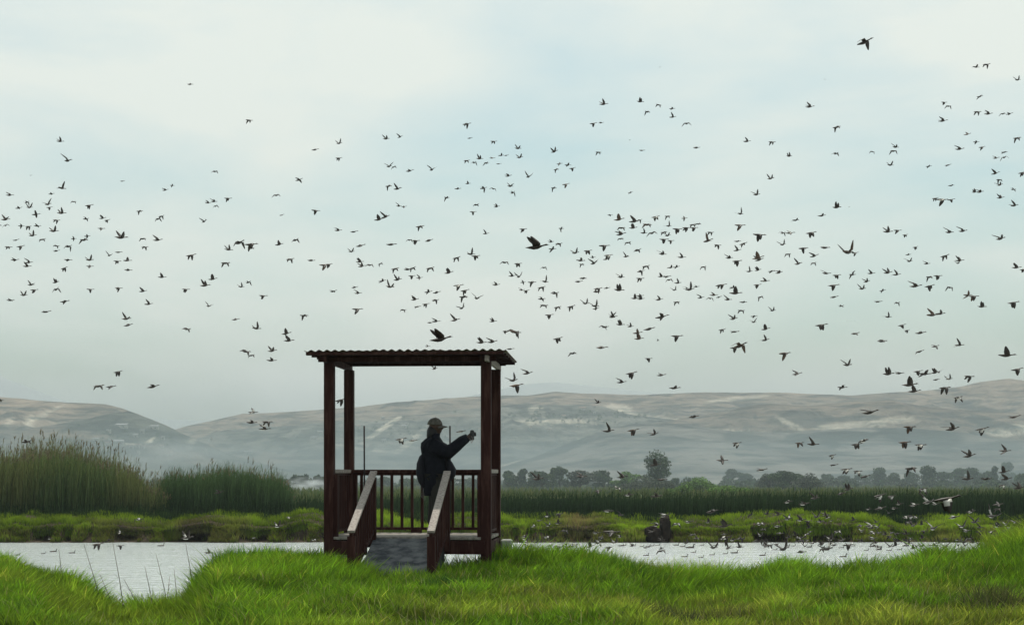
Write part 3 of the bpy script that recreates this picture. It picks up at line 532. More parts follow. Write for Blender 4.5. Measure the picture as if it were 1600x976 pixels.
def sheet(u0, u1, dz):
    n_ = 140; us = np.linspace(u0, u1, n_); vs_ = np.linspace(-.36, 1.9, 8); pts = []
    for side in (0, 1):
        for vv in vs_:
            z = 4.752 + dz + (.0095 + .004 * np.sin(us * 5.3 + 2)) * np.sin(us / .117 * 2 * math.pi + .5 * np.sin(us * 2.2)) - side * .009 - .02 * (vv + .36) / 2.3 + .006 * np.sin(us * 3.1 + 1) * (1 if vv < 0 else .3)
            pts.append(np.stack([us, np.full(n_, vv), z], 1))
    V = np.concatenate(pts); fa = grid_faces(n_, 8); fb = fa[:, ::-1] + n_ * 8; ed = []
    for i in range(n_ - 1): ed.append((i + 1, i, n_ * 8 + i, n_ * 8 + i + 1)); k = n_ * 7; ed.append((k + i, k + i + 1, n_ * 8 + k + i + 1, n_ * 8 + k + i))
    for j in range(7):
        a0 = j * n_; ed.append((a0, a0 + n_, n_ * 8 + a0 + n_, n_ * 8 + a0)); a0 += n_ - 1; ed.append((a0 + n_, a0, n_ * 8 + a0, n_ * 8 + a0 + n_))
    return link('roof_sheet', np_mesh('roof_sheet', V, np.concatenate([fa, fb, ed])), M['roof'], hut, True)
sheet(-.30, .72, 0); sheet(.66, 1.66, .012); sheet(1.60, 2.585, .002)
# fascia under the sheet edge
MB().box((Wd / 2 - .0, -.335, 4.716), (Wd + .56, .02, .036)).build('fascia', P_, hut)
MB().box((Wd / 2, 1.885, 4.725), (Wd + .56, .02, .075), None).build('fascia', P_, hut)
# floor: slab edge and boards
for k in range(10):
    MB().box((Wd / 2, .02 + k * .178, FL - .02), (Wd + .1, .172, .04), None, .004).build('floor_board', M['floor'], hut)
MB().box((Wd / 2 + .69, -.075, FL - .15), (.86, .05, .19), None, .005).build('front_skirt', P_, hut)
MB().box((.3, -.075, FL - .16), (.52, .05, .2), None, .005).build('front_skirt', P_, hut)
MB().box((-.04, .85, FL - .15), (.05, 1.6, .16)).build('side_skirt', P_, hut)
MB().box((Wd + .04, .85, FL - .15), (.05, 1.6, .16)).build('side_skirt', P_, hut)
MB().box((Wd / 2, Dp + .04, FL - .15), (Wd, .05, .16)).build('back_skirt', P_, hut)
MB().box((Wd + .17, Dp - .05, 1.0), (.17, .2, 2.0), None, .02).build('footing', M['footing'], hut)
MB().box((-.05, Dp - .05, .9), (.2, .2, 1.8), None, .02).build('footing', M['footing'], hut)
def railing(p, q, n_, ztop=3.04, zlow=2.16, name='railing', capm=None, skip=()):
    """rail between two points in shelter coordinates"""
    p = Vector((*p, 0)); q = Vector((*q, 0))
    r = MB().bar((p.x, p.y, ztop), (q.x, q.y, ztop), .09, .055, .004).build('top_rail', capm or P_, hut)
    MB().bar((p.x, p.y, ztop - .045), (q.x, q.y, ztop - .045), .04, .035).build('under_rail', P_, r)
    MB().bar((p.x, p.y, zlow), (q.x, q.y, zlow), .045, .04).build('bottom_rail', P_, r)
    for k in range(n_):
        t = (k + .75) / (n_ + .5); c = p.lerp(q, t)
        MB().bar((c.x, c.y, zlow + .02), (c.x, c.y, ztop - .062), .042, .042, up=Vector((0, 1, 0))).build('baluster', P_, r)
railing((.075, Dp), (Wd - .075, Dp), 13)
MB().box((Wd * .46, Dp, FL + .03), (.17, .06, .07)).build('rail_foot', P_, hut)
railing((0, .075), (0, Dp - .075), 9, capm=M['weathered'])
railing((Wd, .075), (Wd, Dp - .075), 9, capm=M['weathered'])
# ramp with two handrails
RY = -2.0; RB = 1.50
b = MB(); nx_, ny_ = 16, 26; g_ = []
for j in range(ny_):
    for i in range(nx_):
        t = j / (ny_ - 1); uu = .66 + 1.02 * i / (nx_ - 1); vv = -.06 + (RY - .4 + .06) * t; zz = FL - .012 + (RB - .12 - FL) * t
        g_.append((uu, vv, zz + .008 * mnoise.noise(Vector((uu * 5, vv * 5, 0)))))
V = np.array(g_); lo = V.copy(); lo[:, 2] = 1.0
Fc = grid_faces(nx_, ny_)[:, ::-1]; nt_ = len(V); ed = []
for j in range(ny_ - 1): a0 = j * nx_; ed.append((a0, a0 + nx_, nt_ + a0 + nx_, nt_ + a0)); a0 += nx_ - 1; ed.append((a0 + nx_, a0, nt_ + a0, nt_ + a0 + nx_))
link('ramp_slab', np_mesh('ramp_slab', np.concatenate([V, lo]), np.concatenate([Fc, ed])), M['concrete'], hut)
b.bm.free()
MB().box((1.17, -.05, FL - .02), (1.02, .06, .034)).build('floor_edge', M['floor'], hut)
def hand(u, name):
    zt0, zt1 = 3.03, 2.235; v1 = RY
    r = MB().bar((u, -.07, zt0), (u, v1, zt1), .10, .035, .004).build('handrail', M['weathered'], hut)
    MB().bar((u, -.07, zt0 - .05), (u, v1, zt1 - .05), .045, .055).build('under_rail', P_, r)
    MB().box((u, -.12, (zt0 - .08 + FL) / 2 - .1), (.085, .085, zt0 - .08 - FL + .2)).build('ramp_post', P_, r)
    MB().box((u, v1 + .05, (zt1 - .06 + 1.0) / 2), (.105, .10, zt1 - .06 - 1.0)).build('ramp_post', P_, r)
    MB().bar((u, -.1, FL + .1), (u, v1, 1.62), .04, .05).build('bottom_rail', P_, r)
    for k in range(9):
        t = (k + 1) / 10; vv = -.1 + (v1 + .1) * t; zt = zt0 + (zt1 - zt0) * t - .07; zl = FL + .1 + (1.62 - FL - .1) * t
        MB().box((u, vv, (zt + zl) / 2), (.042, .042, zt - zl)).build('baluster', P_, r)
hand(.655, 'l'); hand(1.72, 'r')
# two thin poles standing against the back rail
for px, top, lab in ((569, 665, 'thin dark pole behind the upper end of the ramp handrail away from the person'), (703, 665, 'thin dark pole rising beside the outstretched arm of the person')):
    Yp = 24.08 + Dp - .12; o = MB().tube([(0, 0, 0), (.004, 0, .8), (0, .004, wz(top, Yp) - FL)], .0125, 7).build('metal_pole', M['pole'], None, True); o.location = (wx(px, Yp), Yp, FL)
    tag(o, lab, 'pole')
o = MB().tube([(0, 0, 0), (.005, 0, .4), (-.003, 0, .72)], .009, 6).build('wooden_stick', M['pole'], None, True); o.location = (wx(683, 22.6), 22.6, 1.62); tag(o, 'short thin stick standing before the person by the ramp handrail', 'stick')

# ------------------------------------------------------------------ person
pY = 24.95; ref = 679.0
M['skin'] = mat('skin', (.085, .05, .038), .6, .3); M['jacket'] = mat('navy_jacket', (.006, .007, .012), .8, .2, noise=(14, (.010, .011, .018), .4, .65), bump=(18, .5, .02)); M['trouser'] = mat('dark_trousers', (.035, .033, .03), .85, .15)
M['cap'] = mat('grey_cap', (.16, .148, .13), .8, .2, noise=(25, (.10, .09, .08), .4, .6)); M['hair'] = mat('black_hair', (.012, .01, .01), .5, .4); M['bag'] = mat('black_bag', (.016, .016, .022), .75, .2); M['cam'] = mat('camera_body', (.02, .02, .022), .35, .5); M['shoe'] = mat('shoe', (.03, .025, .02), .7)
M['strand'] = mat('tassel', (.25, .26, .25), .8)
def LX(px): return (px - ref) * pY / F
def LZ(py): return wz(py, pY) - FL
pers = empty('person', (wx(ref, pY), pY, FL)); tag(pers, 'person in dark jacket and grey cap standing at the rail, arms out holding a camera', 'person')
def skinned(name, verts, edges, rad, mats, parent, sub=2, extra=None):
    me = bpy.data.meshes.new(name); me.from_pydata([Vector(v) for v in verts], edges, [])
    o = bpy.data.objects.new(name + '_tmp', me); COL.objects.link(o)
    sk = o.modifiers.new('s', 'SKIN'); sb = o.modifiers.new('b', 'SUBSURF'); sb.levels = sub; sb.render_levels = sub; sk.use_smooth_shade = True
    for i, r in enumerate(rad):
        me.skin_vertices[0].data[i].radius = r if hasattr(r, '__len__') else (r, r)
    me.skin_vertices[0].data[0].use_root = True
    d = bpy.context.evaluated_depsgraph_get(); ev = o.evaluated_get(d); bm = bmesh.new(); bm.from_mesh(ev.to_mesh()); ev.to_mesh_clear()
    bpy.data.objects.remove(o)
    if extra: extra(bm)
    m2 = bpy.data.meshes.new(name); bm.to_mesh(m2); bm.free()
    return link(name, m2, mats, parent, True)
# body: pelvis, spine, neck, arms with hands, legs
bv = [(.0, 0, .90), (.0, 0, 1.12), (-.02, 0, 1.32), (-.01, 0, 1.42), (.005, 0, 1.50),
      (0, -.10, .86), (.03, -.09, .48), (-.01, -.09, .09), (.15, -.10, .035),
      (0, .10, .86), (-.02, .10, .48), (-.06, .10, .09), (.10, .11, .035),
      (0, -.16, 1.36), (.20, -.17, 1.22), (.43, -.08, 1.40), (.50, -.05, 1.44),
      (0, .16, 1.36), (.22, .15, 1.24), (.43, .03, 1.42), (.50, 0.0, 1.46)]
be = [(0, 1), (1, 2), (2, 3), (3, 4), (0, 5), (5, 6), (6, 7), (7, 8), (0, 9), (9, 10), (10, 11), (11, 12), (2, 13), (13, 14), (14, 15), (15, 16), (2, 17), (17, 18), (18, 19), (19, 20)]
br = [(.13, .15), (.12, .14), (.12, .15), .06, .055, .085, .06, .042, .035, .085, .06, .042, .035, .06, .045, .03, .032, .06, .045, .03, .032]
HC = Vector((.015, 0, LZ(667)))
def head_and_hands(bm):
    # head with brow, nose, lips, chin and ear
    r = bmesh.ops.create_icosphere(bm, subdivisions=4, radius=1)
    for v in r['verts']:
        c = v.co.copy(); x, y, z = c
        q = Vector((x * .098, y * .078, z * .118))
        if z < 0: q.x += .012 * (-z); q.y *= 1 - .28 * (-z) ** 1.5
        face = max(0, x) ** 4 * math.exp(-(y / .22) ** 2)
        q.x += face * (.026 * math.exp(-((z + .12) / .16) ** 2) - .010 * math.exp(-((z - .14) / .1) ** 2) + .010 * math.exp(-((z + .50) / .07) ** 2) - .006 * math.exp(-((z + .42) / .04) ** 2) + .014 * math.exp(-((z + .82) / .14) ** 2) + .006 * math.exp(-((z - .35) / .12) ** 2))
        for s in (-1, 1):
            q.x -= .010 * max(0, x) * math.exp(-((y - s * .36) / .14) ** 2 - ((z - .04) / .12) ** 2)
            e = math.exp(-((x + .02) / .16) ** 2 - ((z + .02) / .22) ** 2) * max(0, s * y) ** 6; q.y += s * .016 * e
        v.co = q + HC
    for s, wp, tg in ((-1, Vector((.50, -.05, 1.44)), Vector((.535, -.035, 1.475))), (1, Vector((.50, 0.0, 1.46)), Vector((.535, .01, 1.50)))):
        b = MB(); b.bm.free(); b.bm = bm
        b.tube([wp - (tg - wp) * .4, wp, tg], [(.03, .018), (.04, .022), (.038, .018)], 10)
        for k, (ln, dz) in enumerate(((.055, .026), (.064, .009), (.06, -.009), (.048, -.026))):
            p0 = tg + Vector((0, 0, dz)) - (tg - wp) * .1
            p1 = p0 + Vector((.028, -s * .006, .006)); p2 = p1 + Vector((.012, -s * .024, .0)); p3 = p2 + Vector((-.006, -s * (ln - .03), 0))
            b.tube([p0, p1, p2, p3], [.0095, .0092, .0085, .007], 7)
        p0 = wp + Vector((.0, -s * .012, -.015)); b.tube([p0, p0 + Vector((.02, -s * .025, -.02)), p0 + Vector((.045, -s * .03, -.01))], [.011, .010, .008], 7)
skinned('body', bv, be, br, M['skin'], pers, 2, head_and_hands)
# eyes
for s in (-1, 1):
    b = MB(); bmesh.ops.create_uvsphere(b.bm, u_segments=8, v_segments=6, radius=.011); b.build('eye', M['hair'], pers, True).location = HC + Vector((.082, s * .030, .006))
# trousers, shoes
skinned('trousers', [(0, 0, .86), (0, -.10, .80), (.03, -.09, .47), (-.01, -.09, .12), (0, .10, .80), (-.02, .10, .47), (-.06, .10, .12)], [(0, 1), (1, 2), (2, 3), (0, 4), (4, 5), (5, 6)], [.14, .105, .078, .06, .105, .078, .06], M['trouser'], pers)
for (sx, sy) in ((-.01, -.09), (-.06, .10)):
    b = MB(); b.tube([(sx - .06, sy, .05), (sx, sy, .06), (sx + .10, sy, .045), (sx + .19, sy, .03)], [(.04, .045), (.045, .058), (.045, .045), (.035, .028)], 10); b.build('shoe', M['shoe'], pers, True)
# jacket: lofted body with a flared hem, sleeves
def loft(rows, seg=28, wr=.0, seed=1):
    V = []; 
    for i, (cx, cy, z, rx, ry) in enumerate(rows):
        for k in range(seg):
            a = 2 * math.pi * k / seg; f = 1 + wr * mnoise.noise(Vector((math.cos(a) * 2.2, math.sin(a) * 2.2, z * 7 + seed)))
            V.append((cx + rx * f * math.cos(a), cy + ry * f * math.sin(a), z + .01 * mnoise.noise(Vector((a, z * 3, seed)))))
    Fc = []
    for i in range(len(rows) - 1):
        for k in range(seg): Fc.append((i * seg + k, i * seg + (k + 1) % seg, (i + 1) * seg + (k + 1) % seg, (i + 1) * seg + k))
    return V, Fc
rows = [(-.02, 0, LZ(774), .13, .15), (-.02, 0, LZ(768), .145, .165), (-.01, 0, LZ(755), .165, .185), (.0, 0, LZ(742), .18, .20), (.0, 0, LZ(730), .18, .205), (.005, 0, LZ(718), .18, .205), (-.01, 0, LZ(706), .185, .22), (-.015, 0, LZ(698), .18, .225), (-.02, 0, LZ(692), .165, .215), (-.02, 0, LZ(686), .12, .15), (-.01, 0, LZ(682), .085, .09), (.0, 0, LZ(677), .085, .085)]
V, Fc = loft(rows, 30, .22, 3)
b = MB(); vs = [b.bm.verts.new(v) for v in V]
for f in Fc: b.bm.faces.new([vs[i] for i in f])
b.bm.faces.new([vs[i] for i in range(30)][::-1]); b.bm.faces.new(vs[-30:])
for s, pts in ((-1, [(-.03, -.17, 1.33), (.08, -.19, 1.27), (.20, -.17, 1.225), (.32, -.12, 1.31), (.42, -.08, 1.39), (.49, -.06, 1.435)]), (1, [(-.03, .17, 1.33), (.08, .18, 1.28), (.22, .15, 1.24), (.33, .09, 1.33), (.42, .04, 1.41), (.49, .01, 1.45)])):
    b.tube(pts, [.115, .115, .105, .088, .074, .06], 14)
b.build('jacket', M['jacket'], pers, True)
# scarf of hair over the neck, falling behind
b = MB(); bmesh.ops.create_icosphere(b.bm, subdivisions=3, radius=1)
for v in b.bm.verts:
    x, y, z = v.co; nn = 1 + .08 * mnoise.noise(v.co * 4)
    v.co = Vector((-.030 + x * .088 * nn - .02 * (z < 0) * -z, y * .094 * nn, LZ(676) + z * .125 * nn))
b.build('hair', M['hair'], pers, True)
b = MB(); b.tube([(0, 0, 1.37), (.01, 0, 1.42), (.02, 0, 1.47)], [(.10, .10), (.085, .085), (.07, .07)], 16); b.build('collar', M['jacket'], pers, True)
# cap: crown and visor, button
cap = MB(); bmesh.ops.create_uvsphere(cap.bm, u_segments=24, v_segments=14, radius=1)
bmesh.ops.delete(cap.bm, geom=[v for v in cap.bm.verts if v.co.z < -.05], context='VERTS')
for v in cap.bm.verts: v.co = Vector((v.co.x * .114 - .002, v.co.y * .094, v.co.z * .108))
cap = cap.build('cap', M['cap'], pers, True); cap.location = HC + Vector((-.008, 0, .034)); cap.rotation_euler = (0, R(3), 0)
sm = cap.modifiers.new('t', 'SOLIDIFY'); sm.thickness = .006
vz = MB(); V = []
for side in (0, 1):
    for i in range(7):
        for k in range(13):
            a = -1.15 + 2.3 * k / 12; rr = .104 + .085 * i / 6 * math.cos(a) ** .6
            V.append(Vector((rr * math.cos(a), rr * math.sin(a) * .86, .002 - .018 * (i / 6) - .10 * math.sin(a) ** 2 * .35 - side * .007)))
vs = [vz.bm.verts.new(v) for v in V]
for side in (0, 1):
    for i in range(6):
        for k in range(12):
            a0 = side * 91 + i * 13 + k; f = (vs[a0], vs[a0 + 1], vs[a0 + 14], vs[a0 + 13]); vz.bm.faces.new(f)
for k in range(12): vz.bm.faces.new((vs[78 + k], vs[79 + k], vs[91 + 79 + k], vs[91 + 78 + k]))
vz.build('visor', M['cap'], cap, True)
b = MB(); bmesh.ops.create_uvsphere(b.bm, u_segments=8, v_segments=6, radius=.009); b.build('button', M['cap'], cap, True).location = (0, 0, .106)
# hand-held camera: body, lens, wrist strap
ca = empty('handheld_camera', (wx(ref, pY) + .565, pY - .02, FL + 1.50)); tag(ca, 'small dark camera held up in both hands of the person', 'camera')
MB().box((0, 0, -.015), (.06, .11, .15), None, .012).build('camera_body', M['cam'], ca)
b = MB(); b.tube([(.02, 0, 0), (.045, 0, 0), (.06, 0, 0)], [.032, .032, .027], 16); b.build('lens', M['cam'], ca, True)
MB().box((0, .02, .052), (.03, .04, .02), None, .004).build('viewfinder', M['cam'], ca)
b = MB(); b.tube([(-.01, -.06, -.03), (-.02, -.075, -.09), (-.01, -.07, -.135), (.01, -.06, -.10), (.01, -.06, -.04)], .006, 6); b.build('strap', M['weathered'], ca, True)
# bag hanging at the back hip
bg2 = empty('shoulder_bag', (wx(658, pY), pY - .05, FL)); tag(bg2, 'black bag with loose straps hanging at the back of the person', 'bag')
V, Fc = loft([(.05, 0, LZ(762), .03, .06), (.02, 0, LZ(752), .06, .09), (0, 0, LZ(738), .075, .11), (0, 0, LZ(724), .065, .11), (.02, 0, LZ(713), .045, .09), (.03, 0, LZ(709), .02, .05)], 20, .15, 9)
b = MB(); vs = [b.bm.verts.new(v) for v in V]
for f in Fc: b.bm.faces.new([vs[i] for i in f])
b.bm.faces.new(vs[:20][::-1]); b.bm.faces.new(vs[-20:]); b.build('bag_body', M['bag'], bg2, True)
b = MB(); b.tube([(.03, -.02, LZ(711)), (.03, -.12, LZ(700)), (.10, -.2, LZ(690)), (.16, -.1, LZ(684))], .012, 6); b.build('strap', M['bag'], bg2, True)
for k in range(4):
    b = MB(); b.tube([(-.01 + k * .02, -.02, LZ(750)), (-.03 + k * .022, -.02, LZ(762)), (-.005 + k * .018, -.02, LZ(775 + k * 2))], .0022, 4); b.build('loose_strap', M['strand'], bg2)
pk = empty('waist_pouch', (wx(704, pY), pY - .05, FL)); tag(pk, 'dark pouch bulging at the front hip of the person above the rail', 'pouch')
V, Fc = loft([(-.03, 0, LZ(752), .03, .05), (.0, 0, LZ(744), .07, .09), (0.01, 0, LZ(733), .075, .10), (-.02, 0, LZ(722), .05, .08), (-.04, 0, LZ(716), .02, .04)], 18, .12, 5)
b = MB(); vs = [b.bm.verts.new(v) for v in V]
for f in Fc: b.bm.faces.new([vs[i] for i in f])
b.bm.faces.new(vs[:18][::-1]); b.bm.faces.new(vs[-18:]); b.build('pouch_body', M['bag'], pk, True)
b = MB(); b.tube([(-.02, 0, LZ(718)), (-.08, -.05, LZ(712)), (-.14, -.06, LZ(714))], .008, 6); b.build('strap', M['bag'], pk, True)

# ------------------------------------------------------------------ dry stalks in the bay
STK = [((92, 857), (97, 925), 'dry stalk standing straightest on the bank before the swimming ducks'), ((131, 849), (163, 930), 'long leaning dry stalk, first of the bay'), ((176, 846), (196, 938), 'tall dry stalk in the middle of the bay'), ((226, 883), (242, 938), 'short dry stalk low in the bay'), ((244, 866), (266, 938), 'leaning dry stalk crossed by a thin twig'), ((290, 848), (303, 915), 'dry stalk standing nearest the tall green clump'), ((272, 889), (277, 928), 'short upright dry stalk by the bay end'), ((193, 903), (228, 930), 'low strongly bent dry stalk in the bay'), ((156, 896), (185, 934), 'thin bent dry stalk behind the long leaning one'), ((265, 900), (255, 932), 'thin twig crossing the leaning dry stalk'), ((446, 856), (450, 880), 'single dry stem in the green clump before the shelter'), ((755, 855), (768, 872), 'bent dry stem against the shelter skirt')]
for (t, bt, lab) in STK:
    Y = 24.2; x1 = wx(bt[0], Y); z1 = float(gz(x1, Y)); top = Vector((wx(t[0], Y), Y, wz(t[1], Y))); bot = Vector((x1, Y, min(z1, wz(bt[1], Y))))
    b = MB(); mid = bot.lerp(top, .5) + Vector((.015, 0, 0)); b.tube([(0, 0, 0), mid - bot, top - bot], [.007, .0055, .003], 5)
    o = b.build('dry_stalk', M['stalk'] if 'stalk' in M else M.setdefault('stalk', mat('dry_stalk', (.09, .08, .05), .8)), None, True); o.location = bot
    for k in range(3):
        f = random.uniform(.35, .85); p = (top - bot) * f
        MB().tube([p, p + Vector((random.choice((-1, 1)) * .05, 0, .05))], [.002, .001], 4).build('twig', M['stalk'], o)
    tag(o, lab, 'stalk', 'dry stalks in the bay')

# ------------------------------------------------------------------ ducks
def duck_mesh(name, a1, a2, sweep, white=0, brown=0, chord=.24, span=.66):
    """length 1 along +X, wings to both sides; a1, a2 inner and outer wing elevation in degrees"""
    b = MB()
    b.tube([(-.46, 0, .012), (-.40, 0, .01), (-.28, 0, 0), (-.12, 0, -.012), (.04, 0, -.008), (.16, 0, .012), (.26, 0, .035), (.36, 0, .052), (.42, 0, .062), (.47, 0, .060), (.50, 0, .052)],
           [(.035, .008), (.055, .018), (.072, .052), (.092, .085), (.088, .082), (.055, .052), (.030, .030), (.029, .030), (.036, .040), (.028, .030), (.014, .013)], 10)
    for f in b.bm.faces:
        c = f.calc_center_median()
        if c.z < -.035 and c.x < .1: f.material_index = 1 if white else 0
        if brown and c.z >= -.035 and c.x < .3: f.material_index = 3
    b.tube([(.49, 0, .053), (.53, 0, .045), (.565, 0, .042)], [(.014, .012), (.017, .007), (.012, .004)], 6, mat=2)
    for s in (-1, 1):
        p = Vector((.05, s * .055, .02)); st = []; sec = [(0, 1.0), (.28, 1.02), (.52, .95), (.78, .62), (.95, .32), (1.0, .10)]; last = 0
        for (t, cw) in sec:
            e = a1 if t <= .45 else a2; e = math.radians(e); dl = (t - last) * span; last = t
            sw = sweep * (.2 if t <= .45 else 1.0)
            p = p + Vector((-dl * sw, s * dl * math.cos(e), dl * math.sin(e))); st.append((p.copy(), chord * cw, e))
        prev = None
        for i, (q, cw, e) in enumerate(st):
            nrm = Vector((0, -s * math.sin(e), math.cos(e))) * .011 * (1 - .7 * i / 5)
            cur = [b.bm.verts.new(q + Vector((cw * .42, 0, 0))), b.bm.verts.new(q + Vector((cw * .12, 0, 0)) + nrm), b.bm.verts.new(q + Vector((-cw * .58, 0, 0))), b.bm.verts.new(q + Vector((cw * .12, 0, 0)) - nrm)]
            if prev:
                for k in range(4):
                    f = b.bm.faces.new((prev[k], prev[(k + 1) % 4], cur[(k + 1) % 4], cur[k])); f.material_index = 1 if (white and k in (1,) and i in (1, 2)) else (3 if brown and k in (2, 3) else 0)
                    if white > 1 and i == 1 and k in (0, 1): f.material_index = 1
            else: b.bm.faces.new(cur[::-1])
            prev = cur
        b.bm.faces.new(prev)
    bmesh.ops.recalc_face_normals(b.bm, faces=b.bm.faces)
    me = bpy.data.meshes.new(name); b.bm.to_mesh(me); b.bm.free()
    for m_ in (M['plume'], M['pale'], M['bill'], M['brownp']): me.materials.append(m_)
    me.polygons.foreach_set('use_smooth', np.ones(len(me.polygons), bool)); me.update()
    return me
POSE = {'U': [(72, 86, .1, 6), (58, 78, .55, 10), (66, 60, .8, 16), (50, 84, .3, 22)], 'u': [(38, 52, .15, 52), (32, 42, .3, 44), (46, 30, .1, 58), (28, 58, .4, 40)], 'b': [(48, 40, .55, 24), (40, 30, .75, 30), (56, 20, .9, 18), (34, 48, .6, 36)], 'm': [(24, -8, .3, 10), (30, 4, .5, 14), (38, -20, .2, 20), (18, 10, .7, 6)], 'f': [(2, -8, .2, 14), (6, -14, .3, 8), (-4, 6, .5, 18), (8, 2, .1, 4)], 'd': [(16, -48, .25, 46), (8, -58, .15, 36), (24, -40, .35, 52), (2, -66, .3, 30)], 'D': [(-48, -72, .1, 8), (-38, -78, .3, 16), (-56, -50, .5, 12), (-30, -64, .0, 24)]}
DM = {}
for k, vs_ in POSE.items():
    for i, (a1, a2, sw, hd) in enumerate(vs_):
        for wht in (0, 1, 2):
            DM[k, i, wht] = duck_mesh('duck_' + k.lower() + ('_up' if k.isupper() else ''), a1, a2, sw, white=2 if wht == 1 else 0, brown=1 if wht == 2 else 0, span=.5 if k in 'UD' else .64, chord=.29 if k in 'UD' else .24)
POSEW = {'U': 'wings straight up', 'u': 'wings raised steeply', 'b': 'wings swept back', 'm': 'wings half open', 'f': 'wings level', 'd': 'wings arched down', 'D': 'wings beating down'}
